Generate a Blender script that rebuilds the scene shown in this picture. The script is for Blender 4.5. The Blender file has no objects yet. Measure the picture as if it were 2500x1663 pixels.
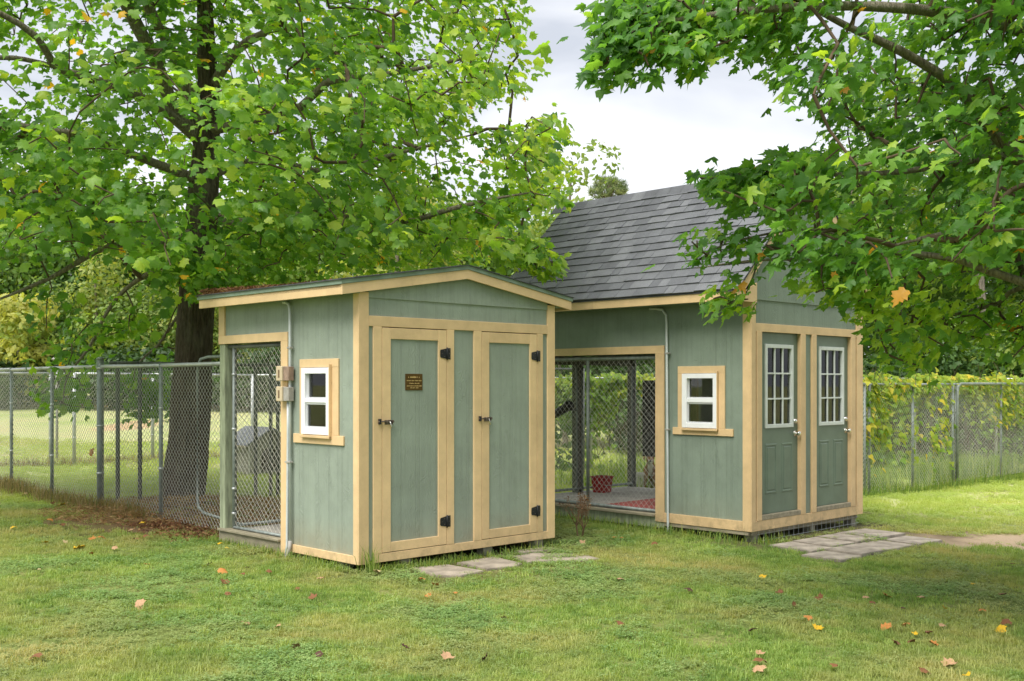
import bpy, bmesh, math, random
import numpy as np
from mathutils import Vector, Matrix, noise as mnoise

R = math.radians
rnd = random.Random(7)
rs = np.random.RandomState(11)
scene = bpy.context.scene
col = scene.collection
E = 1.65                                   # eye height above the lawn
FPX, CX, HY = 2652.8, 1250.0, 938.7        # focal length, centre and horizon measured on the 2500 px photograph
K = 2500 / 2357.0

# ------------------------------------------------------------------ camera, sky, sun, exposure
cam = bpy.data.cameras.new('camera')
cam.lens = 36 * FPX / 2500
cam.sensor_width = 36
cam.shift_y = (HY - 831.5) / 2500
cam.clip_end = 2000
cam_o = bpy.data.objects.new('camera', cam)
cam_o.location = (0, 0, E)
cam_o.rotation_euler = (R(90), 0, 0)
col.objects.link(cam_o)
scene.camera = cam_o

SUN = Vector((-0.36, -0.50, 0.95)).normalized()
w = bpy.data.worlds.new('World')
scene.world = w
w.use_nodes = True
wn = w.node_tree.nodes
wl = w.node_tree.links
wn.clear()
sky = wn.new('ShaderNodeTexSky')
sky.sky_type = 'NISHITA'
sky.sun_disc = False
sky.sun_elevation = math.asin(SUN.z)
sky.sun_rotation = math.atan2(SUN.x, SUN.y)
bg1 = wn.new('ShaderNodeBackground')
bg1.inputs['Strength'].default_value = 0.10
wl.new(sky.outputs[0], bg1.inputs['Color'])
tc = wn.new('ShaderNodeTexCoord')
mp = wn.new('ShaderNodeMapping')
mp.inputs['Scale'].default_value = (1.0, 1.0, 2.6)
mp.inputs['Location'].default_value = (0.35, 0.1, 0.2)
wl.new(tc.outputs['Generated'], mp.inputs['Vector'])
nz = wn.new('ShaderNodeTexNoise')
nz.inputs['Scale'].default_value = 2.9
nz.inputs['Detail'].default_value = 5
nz.inputs['Roughness'].default_value = 0.5
nz.inputs['Distortion'].default_value = 0.4
wl.new(mp.outputs[0], nz.inputs['Vector'])
cr = wn.new('ShaderNodeValToRGB')
cr.color_ramp.elements[0].position = 0.40
cr.color_ramp.elements[0].color = (0.50, 0.53, 0.59, 1)
cr.color_ramp.elements[1].position = 0.58
cr.color_ramp.elements[1].color = (0.80, 0.81, 0.84, 1)
wl.new(nz.outputs[0], cr.inputs[0])
bg2 = wn.new('ShaderNodeBackground')
bg2.inputs['Strength'].default_value = 0.92
wl.new(cr.outputs[0], bg2.inputs['Color'])
mx = wn.new('ShaderNodeMixShader')
mx.inputs[0].default_value = 0.93
wl.new(bg1.outputs[0], mx.inputs[1])
wl.new(bg2.outputs[0], mx.inputs[2])
wo = wn.new('ShaderNodeOutputWorld')
wl.new(mx.outputs[0], wo.inputs['Surface'])

sl = bpy.data.lights.new('sun', 'SUN')
sl.energy = 3.3
sl.angle = R(42)
sl.color = (1.0, 0.955, 0.87)
so = bpy.data.objects.new('sun', sl)
so.rotation_euler = SUN.to_track_quat('Z', 'Y').to_euler()
col.objects.link(so)

scene.view_settings.view_transform = 'Standard'
scene.view_settings.look = 'None'
scene.view_settings.gamma = 1
scene.view_settings.exposure = 0.66
scene.view_settings.use_curve_mapping = False
scene.render.engine = 'CYCLES'
scene.cycles.max_bounces = 10
scene.cycles.transparent_max_bounces = 16


# ------------------------------------------------------------------ helpers
def tag(o, label=None, cat=None, group=None, kind=None):
    if label: o['label'] = label
    if cat: o['category'] = cat
    if group: o['group'] = group
    if kind: o['kind'] = kind
    return o


def empty(name, loc=(0, 0, 0), rz=0):
    o = bpy.data.objects.new(name, None)
    o.location = loc
    o.rotation_euler = (0, 0, rz)
    o.empty_display_size = 0.2
    col.objects.link(o)
    return o


def link(name, me, mat=None, parent=None):
    o = bpy.data.objects.new(name, me)
    if mat and not me.materials: me.materials.append(mat)
    col.objects.link(o)
    if parent: o.parent = parent
    return o


def obj_bm(name, bm, mat, parent=None, smooth=False):
    me = bpy.data.meshes.new(name)
    bm.to_mesh(me)
    bm.free()
    if smooth:
        for p in me.polygons: p.use_smooth = True
    return link(name, me, mat, parent)


def arr_mesh(name, V, T, attr=None, smooth=False):
    """mesh from numpy vertices and triangles (or quads) with an optional per-face float"""
    me = bpy.data.meshes.new(name)
    k = T.shape[1]
    me.vertices.add(len(V))
    me.vertices.foreach_set('co', np.ascontiguousarray(V, dtype=np.float32).ravel())
    me.loops.add(T.size)
    me.loops.foreach_set('vertex_index', np.ascontiguousarray(T, dtype=np.int32).ravel())
    me.polygons.add(len(T))
    me.polygons.foreach_set('loop_start', np.arange(0, T.size, k, dtype=np.int32))
    me.polygons.foreach_set('loop_total', np.full(len(T), k, dtype=np.int32))
    if attr is not None:
        a = me.attributes.new('tint', 'FLOAT', 'FACE')
        a.data.foreach_set('value', np.ascontiguousarray(attr, dtype=np.float32))
    if smooth:
        me.polygons.foreach_set('use_smooth', np.ones(len(T), dtype=bool))
    me.update(calc_edges=True)
    return me


def bbox(bm, x0, x1, y0, y1, z0, z1):
    v = [bm.verts.new(p) for p in ((x0, y0, z0), (x1, y0, z0), (x1, y1, z0), (x0, y1, z0),
                                   (x0, y0, z1), (x1, y0, z1), (x1, y1, z1), (x0, y1, z1))]
    for f in ((3, 2, 1, 0), (4, 5, 6, 7), (0, 1, 5, 4), (1, 2, 6, 5), (2, 3, 7, 6), (3, 0, 4, 7)):
        bm.faces.new([v[i] for i in f])


def box(parent, name, x0, x1, y0, y1, z0, z1, mat, bev=0.0025, dz=E):
    """bevelled box; z is given relative to the eye"""
    bm = bmesh.new()
    bbox(bm, min(x0, x1), max(x0, x1), min(y0, y1), max(y0, y1), min(z0, z1) + dz, max(z0, z1) + dz)
    if bev:
        bmesh.ops.bevel(bm, geom=bm.edges[:], offset=bev, segments=1, affect='EDGES')
    return obj_bm(name, bm, mat, parent)


def tube_bm(bm, pts, r, seg=8, caps=True):
    rings = []
    n = len(pts)
    pts = [Vector(p) for p in pts]
    rr = r if isinstance(r, (list, tuple)) else [r] * n
    up = None
    for i, p in enumerate(pts):
        d = (pts[min(i + 1, n - 1)] - pts[max(i - 1, 0)]).normalized()
        if up is None:
            up = Vector((0, 0, 1)) if abs(d.z) < 0.9 else Vector((1, 0, 0))
        a = d.cross(up).normalized()
        b = d.cross(a).normalized()
        up = -b if False else up
        rings.append([bm.verts.new(p + (a * math.cos(2 * math.pi * k / seg) + b * math.sin(2 * math.pi * k / seg)) * rr[i]) for k in range(seg)])
    for i in range(n - 1):
        for k in range(seg):
            bm.faces.new((rings[i][k], rings[i][(k + 1) % seg], rings[i + 1][(k + 1) % seg], rings[i + 1][k]))
    if caps:
        bm.faces.new(rings[0][::-1])
        bm.faces.new(rings[-1])


def tube(parent, name, pts, r, mat, seg=8):
    bm = bmesh.new()
    tube_bm(bm, pts, r, seg)
    bmesh.ops.recalc_face_normals(bm, faces=bm.faces[:])
    o = obj_bm(name, bm, mat, parent, smooth=True)
    return o


def prism(parent, name, poly, axis, a, b, mat, dz=E):
    """polygon of (p, z) pairs extruded along local y (axis 'y') or x (axis 'x') from a to b"""
    bm = bmesh.new()
    def P(p, t): return (p[0], t, p[1] + dz) if axis == 'y' else (t, p[0], p[1] + dz)
    f0 = [bm.verts.new(P(p, a)) for p in poly]
    f1 = [bm.verts.new(P(p, b)) for p in poly]
    bm.faces.new(f0)
    bm.faces.new(f1[::-1])
    n = len(poly)
    for i in range(n):
        bm.faces.new((f0[i], f0[(i + 1) % n], f1[(i + 1) % n], f1[i]))
    bmesh.ops.recalc_face_normals(bm, faces=bm.faces[:])
    return obj_bm(name, bm, mat, parent)


def px(x, y, d, full=False):
    """point seen at photograph pixel (x, y) of the 2357 px view, at depth d"""
    if not full: x, y = x * K, y * K
    return Vector(((x - CX) / FPX * d, d, E + (HY - y) / FPX * d))


def proj(P):
    """array of points -> pixel in the 2357 px view"""
    P = np.atleast_2d(P)
    x = (CX + P[:, 0] / P[:, 1] * FPX) / K
    y = (HY - (P[:, 2] - E) / P[:, 1] * FPX) / K
    return x, y


def gz(x, y):
    """height of the ground"""
    z = np.where(np.asarray(x) > 0, -0.028, -0.015) * np.clip(x, -14, 16)
    t = np.clip((y - 22) / 24.0, 0, 1)
    z = z + (t * t * (3 - 2 * t)) * 0.75
    z = z + 0.012 * np.sin(x * 1.7 + y * 0.6) + 0.012 * np.sin(y * 1.3 - x * 0.8)
    return z


# ------------------------------------------------------------------ materials
def nodes(name):
    m = bpy.data.materials.new(name)
    m.use_nodes = True
    nt = m.node_tree
    return m, nt, nt.nodes['Principled BSDF']


def setn(n, **kw):
    for k, v in kw.items(): n.inputs[k.replace('_', ' ')].default_value = v
    return n


def ramp(nt, stops):
    r = nt.nodes.new('ShaderNodeValToRGB')
    e = r.color_ramp.elements
    while len(e) < len(stops): e.new(0.5)
    for i, (p, c) in enumerate(stops):
        e[i].position = p
        e[i].color = (*c, 1)
    return r


def noise_tex(nt, scale, detail=4, rough=0.55, vec=None, dist=0.0):
    n = nt.nodes.new('ShaderNodeTexNoise')
    n.inputs['Scale'].default_value = scale
    n.inputs['Detail'].default_value = detail
    n.inputs['Roughness'].default_value = rough
    n.inputs['Distortion'].default_value = dist
    if vec is not None: nt.links.new(vec, n.inputs['Vector'])
    return n


def coords(nt, kind='Object', scale=(1, 1, 1), rot=(0, 0, 0)):
    t = nt.nodes.new('ShaderNodeTexCoord')
    m = nt.nodes.new('ShaderNodeMapping')
    m.inputs['Scale'].default_value = scale
    m.inputs['Rotation'].default_value = rot
    nt.links.new(t.outputs[kind], m.inputs['Vector'])
    return m.outputs[0]


def mixc(nt, fac, a, b, mode='MIX'):
    m = nt.nodes.new('ShaderNodeMix')
    m.data_type = 'RGBA'
    m.blend_type = mode
    for s, v in ((0, fac), (6, a), (7, b)):
        if hasattr(v, 'links') or hasattr(v, 'is_linked'): nt.links.new(v, m.inputs[s])
        elif s == 0: m.inputs[0].default_value = v
        else: m.inputs[s].default_value = (*v, 1)
    return m.outputs[2]


def bump(nt, bs, h, strength=0.3, dist=0.01, prev=None):
    b = nt.nodes.new('ShaderNodeBump')
    b.inputs['Strength'].default_value = strength
    b.inputs['Distance'].default_value = dist
    nt.links.new(h, b.inputs['Height'])
    if prev: nt.links.new(prev, b.inputs['Normal'])
    nt.links.new(b.outputs[0], bs.inputs['Normal'])
    return b.outputs[0]


def simple(name, c, rough=0.6, var=0.12, scale=6.0, metal=0.0, bmp=0.0, bscale=60, kind='Object', spec=0.4, stretch=(1, 1, 1)):
    m, nt, bs = nodes(name)
    v = coords(nt, kind, stretch)
    n = noise_tex(nt, scale, 5, 0.6, v)
    d = tuple(x * (1 - var * 1.6) for x in c)
    l = tuple(min(1, x * (1 + var)) for x in c)
    r = ramp(nt, [(0.3, d), (0.7, l)])
    nt.links.new(n.outputs[0], r.inputs[0])
    nt.links.new(r.outputs[0], bs.inputs['Base Color'])
    bs.inputs['Roughness'].default_value = rough
    bs.inputs['Metallic'].default_value = metal
    bs.inputs['Specular IOR Level'].default_value = spec
    if bmp:
        n2 = noise_tex(nt, bscale, 3, 0.6, v)
        bump(nt, bs, n2.outputs[0], bmp, 0.004)
    return m


def siding_mat(name, c, axis, dirt=0.5, groove=0.2032):
    """painted, embossed panel siding: shallow vertical grooves, cedar-like swirls, splash dirt along the foot"""
    m, nt, bs = nodes(name)
    L = nt.links
    t = nt.nodes.new('ShaderNodeTexCoord')
    sep = nt.nodes.new('ShaderNodeSeparateXYZ')
    L.new(t.outputs['Object'], sep.inputs[0])
    run = sep.outputs[0 if axis == 'x' else 1]
    def mth(op, a, b=None):
        q = nt.nodes.new('ShaderNodeMath'); q.operation = op
        for i, v in enumerate((a, b)):
            if v is None: continue
            if isinstance(v, (int, float)): q.inputs[i].default_value = v
            else: L.new(v, q.inputs[i])
        return q.outputs[0]
    # pairs of fine grooves at an uneven pitch
    def grooves(pitch, off, wdt):
        f = mth('FRACT', mth('ADD', mth('DIVIDE', run, pitch), off))
        dd = mth('ABSOLUTE', mth('SUBTRACT', f, 0.5))
        return mth('MINIMUM', mth('DIVIDE', dd, wdt / pitch), 1.0)
    g = mth('MULTIPLY', grooves(groove, 0.13, 0.003), grooves(groove, 0.21, 0.0022))
    g = mth('MULTIPLY', g, grooves(groove * 1.5, 0.4, 0.0025))
    # wood swirl relief
    mpn = nt.nodes.new('ShaderNodeMapping')
    mpn.inputs['Scale'].default_value = (5.5, 5.5, 1.6)
    L.new(t.outputs['Object'], mpn.inputs['Vector'])
    n1 = noise_tex(nt, 1.6, 3, 0.5, mpn.outputs[0], 0.9)
    swirl = mth('SINE', mth('MULTIPLY', n1.outputs[0], 95.0))
    n2 = noise_tex(nt, 7.0, 2, 0.5, t.outputs['Object'])
    amp = mth('MAXIMUM', mth('MULTIPLY', mth('SUBTRACT', n2.outputs[0], 0.44), 5.0), 0.12)
    sw = mth('MULTIPLY', swirl, mth('MINIMUM', amp, 1.0))
    mpf = nt.nodes.new('ShaderNodeMapping')
    mpf.inputs['Scale'].default_value = (160, 160, 14)
    L.new(t.outputs['Object'], mpf.inputs['Vector'])
    n3 = noise_tex(nt, 1.0, 3, 0.6, mpf.outputs[0])
    hgt = mth('ADD', mth('ADD', mth('MULTIPLY', sw, 0.24), mth('MULTIPLY', n3.outputs[0], 0.35)), mth('MULTIPLY', g, 0.6))
    bump(nt, bs, hgt, 0.9, 0.004)
    # colour: chalky fading, streaks, dirt splashed up from the ground
    n4 = noise_tex(nt, 2.2, 6, 0.62, t.outputs['Object'])
    r = ramp(nt, [(0.28, tuple(x * 0.84 for x in c)), (0.72, tuple(min(1, x * 1.13) for x in c))])
    L.new(n4.outputs[0], r.inputs[0])
    mps = nt.nodes.new('ShaderNodeMapping')
    mps.inputs['Scale'].default_value = (26, 26, 0.9)
    L.new(t.outputs['Object'], mps.inputs['Vector'])
    n5 = noise_tex(nt, 1.0, 4, 0.6, mps.outputs[0])
    st = mth('MULTIPLY', mth('MAXIMUM', mth('SUBTRACT', n5.outputs[0], 0.48), 0.0), 1.1)
    c1 = mixc(nt, st, r.outputs[0], tuple(x * 0.62 for x in c))
    foot = mth('MAXIMUM', mth('SUBTRACT', 1.0, mth('DIVIDE', mth('SUBTRACT', sep.outputs[2], 0.1), 0.36)), 0.0)
    nd = noise_tex(nt, 5, 5, 0.6, t.outputs['Object'])
    fd = mth('MULTIPLY', mth('MULTIPLY', foot, nd.outputs[0]), dirt)
    c2 = mixc(nt, fd, c1, (0.33, 0.25, 0.15))
    gd = mth('MULTIPLY', mth('SUBTRACT', 1.0, g), 0.16)
    c3 = mixc(nt, gd, c2, tuple(x * 0.45 for x in c))
    L.new(c3, bs.inputs['Base Color'])
    bs.inputs['Roughness'].default_value = 0.62
    bs.inputs['Specular IOR Level'].default_value = 0.35
    return m


def paint_wood(name, c, var=0.08):
    m, nt, bs = nodes(name)
    L = nt.links
    t = nt.nodes.new('ShaderNodeTexCoord')
    oi = nt.nodes.new('ShaderNodeObjectInfo')
    n = noise_tex(nt, 3.5, 6, 0.65, t.outputs['Object'])
    r = ramp(nt, [(0.3, tuple(x * (1 - var) for x in c)), (0.7, tuple(min(1, x * (1 + var * 0.7)) for x in c))])
    L.new(n.outputs[0], r.inputs[0])
    # per-board shade
    mr = nt.nodes.new('ShaderNodeMapRange')
    mr.inputs[3].default_value = 0.93; mr.inputs[4].default_value = 1.05
    L.new(oi.outputs['Random'], mr.inputs[0])
    cmb = nt.nodes.new('ShaderNodeCombineColor')
    for i in range(3): L.new(mr.outputs[0], cmb.inputs[i])
    c1 = mixc(nt, 1.0, r.outputs[0], cmb.outputs[0], 'MULTIPLY')
    # grime specks and knots
    n2 = noise_tex(nt, 38, 3, 0.7, t.outputs['Object'])
    r2 = ramp(nt, [(0.64, (0, 0, 0)), (0.76, (1, 1, 1))])
    L.new(n2.outputs[0], r2.inputs[0])
    mm = nt.nodes.new('ShaderNodeMath'); mm.operation = 'MULTIPLY'; mm.inputs[1].default_value = 0.4
    L.new(r2.outputs[0], mm.inputs[0])
    c2 = mixc(nt, mm.outputs[0], c1, tuple(x * 0.6 for x in c))
    # mud splashed on the lowest boards
    sep = nt.nodes.new('ShaderNodeSeparateXYZ')
    L.new(t.outputs['Object'], sep.inputs[0])
    mr2 = nt.nodes.new('ShaderNodeMapRange')
    mr2.inputs[1].default_value = 0.30; mr2.inputs[2].default_value = 0.04
    mr2.inputs[3].default_value = 0.0; mr2.inputs[4].default_value = 0.75
    L.new(sep.outputs[2], mr2.inputs[0])
    n3 = noise_tex(nt, 9, 5, 0.7, t.outputs['Object'])
    r3 = ramp(nt, [(0.45, (0, 0, 0)), (0.72, (1, 1, 1))])
    L.new(n3.outputs[0], r3.inputs[0])
    m3 = nt.nodes.new('ShaderNodeMath'); m3.operation = 'MULTIPLY'
    L.new(mr2.outputs[0], m3.inputs[0]); L.new(r3.outputs[0], m3.inputs[1])
    c3 = mixc(nt, m3.outputs[0], c2, (0.25, 0.19, 0.11))
    L.new(c3, bs.inputs['Base Color'])
    bs.inputs['Roughness'].default_value = 0.6
    bs.inputs['Specular IOR Level'].default_value = 0.35
    n4 = noise_tex(nt, 55, 4, 0.7, t.outputs['Object'])
    bump(nt, bs, n4.outputs[0], 0.25, 0.003)
    return m


def leaf_mat(name, stops, single=False, trans=0.5, tcol=1.7, rough=0.45):
    """leaf: diffuse + light shining through; stops give the colour along a per-leaf value 0..1"""
    m, nt, bs = nodes(name)
    L = nt.links
    if single:
        s = nt.nodes.new('ShaderNodeObjectInfo').outputs['Random']
    else:
        a = nt.nodes.new('ShaderNodeAttribute')
        a.attribute_name = 'tint'
        s = a.outputs['Fac']
    r = ramp(nt, stops)
    L.new(s, r.inputs[0])
    n = noise_tex(nt, 30 if single else 7, 3, 0.6, coords(nt, 'Object'))
    mr = nt.nodes.new('ShaderNodeMapRange')
    mr.inputs[1].default_value = 0.3; mr.inputs[2].default_value = 0.7
    mr.inputs[3].default_value = 0.80; mr.inputs[4].default_value = 1.15
    L.new(n.outputs[0], mr.inputs[0])
    cmb = nt.nodes.new('ShaderNodeCombineColor')
    for i in range(3): L.new(mr.outputs[0], cmb.inputs[i])
    c = mixc(nt, 1.0, r.outputs[0], cmb.outputs[0], 'MULTIPLY')
    L.new(c, bs.inputs['Base Color'])
    bs.inputs['Roughness'].default_value = rough
    bs.inputs['Specular IOR Level'].default_value = 0.35
    tr = nt.nodes.new('ShaderNodeBsdfTranslucent')
    g = mixc(nt, 1.0, c, (tcol * 1.12, tcol * 1.08, tcol * 0.40), 'MULTIPLY')
    L.new(g, tr.inputs['Color'])
    ms = nt.nodes.new('ShaderNodeMixShader')
    ms.inputs[0].default_value = trans
    L.new(bs.outputs[0], ms.inputs[1])
    L.new(tr.outputs[0], ms.inputs[2])
    L.new(ms.outputs[0], nt.nodes['Material Output'].inputs['Surface'])
    return m


def bark_mat(name, dark, light, s=1.0):
    m, nt, bs = nodes(name)
    v = coords(nt, 'Object', (14 * s, 14 * s, 2.6 * s))
    n = noise_tex(nt, 1.6, 6, 0.7, v, 0.5)
    r = ramp(nt, [(0.32, dark), (0.68, light)])
    nt.links.new(n.outputs[0], r.inputs[0])
    v2 = coords(nt, 'Object', (3, 3, 1.2))
    n2 = noise_tex(nt, 1.2, 4, 0.6, v2)
    r2 = ramp(nt, [(0.5, (0, 0, 0)), (0.75, (0.45, 0.45, 0.45))])
    nt.links.new(n2.outputs[0], r2.inputs[0])
    c = mixc(nt, r2.outputs[0], r.outputs[0], (0.24, 0.25, 0.18))
    nt.links.new(c, bs.inputs['Base Color'])
    bs.inputs['Roughness'].default_value = 0.9
    bump(nt, bs, n.outputs[0], 1.0, 0.05)
    return m


def glass_mat():
    m, nt, bs = nodes('window_glass')
    L = nt.links
    tr = nt.nodes.new('ShaderNodeBsdfTransparent')
    tr.inputs[0].default_value = (0.93, 0.95, 0.93, 1)
    gl = nt.nodes.new('ShaderNodeBsdfGlossy')
    gl.inputs['Roughness'].default_value = 0.02
    fr = nt.nodes.new('ShaderNodeFresnel')
    fr.inputs[0].default_value = 1.5
    ms = nt.nodes.new('ShaderNodeMixShader')
    L.new(fr.outputs[0], ms.inputs[0])
    L.new(tr.outputs[0], ms.inputs[1])
    L.new(gl.outputs[0], ms.inputs[2])
    L.new(ms.outputs[0], nt.nodes['Material Output'].inputs['Surface'])
    return m


M = {}
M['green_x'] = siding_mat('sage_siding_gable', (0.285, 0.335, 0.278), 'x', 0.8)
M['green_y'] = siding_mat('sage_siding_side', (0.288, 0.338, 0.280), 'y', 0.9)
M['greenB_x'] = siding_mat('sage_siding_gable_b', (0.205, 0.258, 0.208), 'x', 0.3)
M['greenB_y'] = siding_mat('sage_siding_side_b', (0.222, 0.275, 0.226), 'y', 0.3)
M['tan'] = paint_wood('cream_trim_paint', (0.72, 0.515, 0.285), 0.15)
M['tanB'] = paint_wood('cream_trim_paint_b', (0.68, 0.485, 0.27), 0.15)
M['green_trim'] = simple('green_drip_edge', (0.20, 0.27, 0.21), 0.5, 0.1, 8)
M['post_green'] = simple('weathered_green_post', (0.33, 0.37, 0.25), 0.85, 0.28, 5, bmp=0.5, bscale=40, stretch=(6, 6, 0.8))
M['grey_wood'] = simple('weathered_grey_wood', (0.30, 0.265, 0.19), 0.9, 0.22, 5, bmp=0.4, stretch=(4, 1, 4))
M['dark_post'] = simple('dark_treated_post', (0.125, 0.13, 0.10), 0.85, 0.25, 6, bmp=0.4, stretch=(6, 6, 1))
M['stud'] = simple('bare_stud_wood', (0.60, 0.40, 0.21), 0.8, 0.15, 5, stretch=(6, 6, 1))
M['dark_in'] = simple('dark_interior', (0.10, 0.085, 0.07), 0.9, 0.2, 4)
M['room'] = simple('room_lining', (0.58, 0.54, 0.46), 0.9, 0.12, 3)
M['white'] = simple('white_vinyl', (0.82, 0.83, 0.86), 0.35, 0.03, 6)
M['white2'] = simple('white_door_lite_frame', (0.62, 0.66, 0.64), 0.4, 0.08, 8)
M['screen_frame'] = simple('grey_screen_frame', (0.55, 0.56, 0.58), 0.4, 0.05)
M['door_green'] = simple('dark_green_door_paint', (0.140, 0.190, 0.145), 0.42, 0.10, 4, bmp=0.10, bscale=140)
M['black_iron'] = simple('black_iron', (0.022, 0.024, 0.028), 0.42, 0.2, 20, metal=0.3)
M['old_iron'] = simple('tarnished_bolt', (0.16, 0.13, 0.11), 0.4, 0.3, 30, metal=0.7)
M['chrome'] = simple('satin_nickel', (0.72, 0.70, 0.66), 0.22, 0.06, 20, metal=1.0)
M['galv'] = simple('galvanised_pipe', (0.27, 0.305, 0.295), 0.55, 0.22, 9, metal=0.25, stretch=(2, 2, 1))
M['galv_l'] = simple('bright_galvanised_pipe', (0.56, 0.58, 0.60), 0.42, 0.12, 9, metal=0.4)
M['galv_d'] = simple('dark_galvanised_pipe', (0.17, 0.185, 0.17), 0.6, 0.2, 9, metal=0.2)
M['wire'] = simple('chain_link_wire', (0.56, 0.56, 0.52), 0.5, 0.15, 3, metal=0.2)
M['wire_l'] = simple('chain_link_wire_bright', (0.70, 0.68, 0.60), 0.5, 0.15, 3, metal=0.15)
M['conduit'] = simple('grey_conduit', (0.60, 0.64, 0.655), 0.45, 0.10, 5, metal=0.1)
M['beige'] = simple('beige_switch_cover', (0.60, 0.49, 0.33), 0.5, 0.06, 10)
M['slot'] = simple('brown_switch_slot', (0.20, 0.13, 0.075), 0.6, 0.1)
M['rustbox'] = simple('rusty_junction_box', (0.32, 0.22, 0.17), 0.65, 0.25, 14)
M['greybox'] = simple('grey_junction_box', (0.37, 0.35, 0.32), 0.6, 0.15, 14)
M['plaque'] = simple('bronze_plaque', (0.115, 0.062, 0.012), 0.4, 0.2, 14, metal=0.4)
M['gold'] = simple('gold_lettering', (0.62, 0.44, 0.18), 0.4, 0.1, 14, metal=0.3)
M['floor'] = simple('grey_plywood_floor', (0.42, 0.39, 0.36), 0.85, 0.18, 4)
M['mat'] = simple('red_rubber_mat', (0.40, 0.095, 0.085), 0.9, 0.3, 9, bmp=0.4, bscale=60)
M['red'] = simple('red_plastic', (0.36, 0.012, 0.015), 0.35, 0.12, 6)
M['wht_plastic'] = simple('white_plastic', (0.66, 0.63, 0.62), 0.5, 0.08, 6)
M['black_rub'] = simple('black_rubber', (0.025, 0.022, 0.022), 0.45, 0.3, 12)
M['panel'] = simple('charcoal_privacy_board', (0.062, 0.060, 0.062), 0.8, 0.25, 5, stretch=(8, 8, 1))
M['paver'] = simple('grey_concrete_paver', (0.35, 0.305, 0.255), 0.95, 0.30, 5, bmp=0.5, bscale=45)
M['stone'] = simple('buff_flagstone', (0.34, 0.29, 0.235), 0.95, 0.30, 5, bmp=0.5, bscale=40)
M['block'] = simple('concrete_block', (0.30, 0.28, 0.23), 0.95, 0.2, 8, bmp=0.4)
M['lamp_metal'] = simple('grey_lamp_metal', (0.30, 0.29, 0.27), 0.5, 0.1)
M['lamp_glass'] = simple('cream_lamp_shade', (0.74, 0.58, 0.36), 0.4, 0.05)
M['dh_wall'] = simple('weathered_doghouse_wall', (0.31, 0.30, 0.25), 0.9, 0.2, 5)
M['dh_roof'] = simple('grey_doghouse_roof', (0.20, 0.21, 0.235), 0.8, 0.2, 10)
M['straw'] = leaf_mat('straw', [(0.0, (0.19, 0.105, 0.05)), (0.5, (0.36, 0.22, 0.10)), (1.0, (0.52, 0.36, 0.18))], False, 0.25, 1.1, 0.8)
M['bark'] = bark_mat('furrowed_bark', (0.028, 0.019, 0.013), (0.185, 0.140, 0.105), 1.5)
M['bark2'] = bark_mat('grey_limb_bark', (0.13, 0.105, 0.078), (0.40, 0.345, 0.275), 1.6)
M['twig'] = simple('twig_bark', (0.115, 0.080, 0.052), 0.9, 0.25, 9)
M['glass'] = glass_mat()


def shingle_mat(name, single):
    m, nt, bs = nodes(name)
    L = nt.links
    if single: s = nt.nodes.new('ShaderNodeObjectInfo').outputs['Random']
    else:
        a = nt.nodes.new('ShaderNodeAttribute'); a.attribute_name = 'tint'; s = a.outputs['Fac']
    r = ramp(nt, [(0.0, (0.105, 0.109, 0.124)), (0.5, (0.130, 0.135, 0.152)), (1.0, (0.165, 0.170, 0.188))])
    L.new(s, r.inputs[0])
    v = coords(nt, 'Object')
    n = noise_tex(nt, 260, 2, 0.8, v)
    r2 = ramp(nt, [(0.3, (0.55, 0.55, 0.55)), (0.7, (1.45, 1.45, 1.45))])
    L.new(n.outputs[0], r2.inputs[0])
    n3 = noise_tex(nt, 3, 4, 0.6, v)
    r3 = ramp(nt, [(0.3, (0.8, 0.8, 0.8)), (0.7, (1.15, 1.15, 1.15))])
    L.new(n3.outputs[0], r3.inputs[0])
    c = mixc(nt, 1.0, r.outputs[0], r2.outputs[0], 'MULTIPLY')
    c = mixc(nt, 1.0, c, r3.outputs[0], 'MULTIPLY')
    L.new(c, bs.inputs['Base Color'])
    bs.inputs['Roughness'].default_value = 0.88
    bump(nt, bs, n.outputs[0], 0.5, 0.002)
    return m


M['shingle'] = shingle_mat('slate_grey_shingle', True)
M['roofing'] = simple('dark_roofing', (0.075, 0.078, 0.085), 0.9, 0.25, 8, bmp=0.3)


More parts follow.
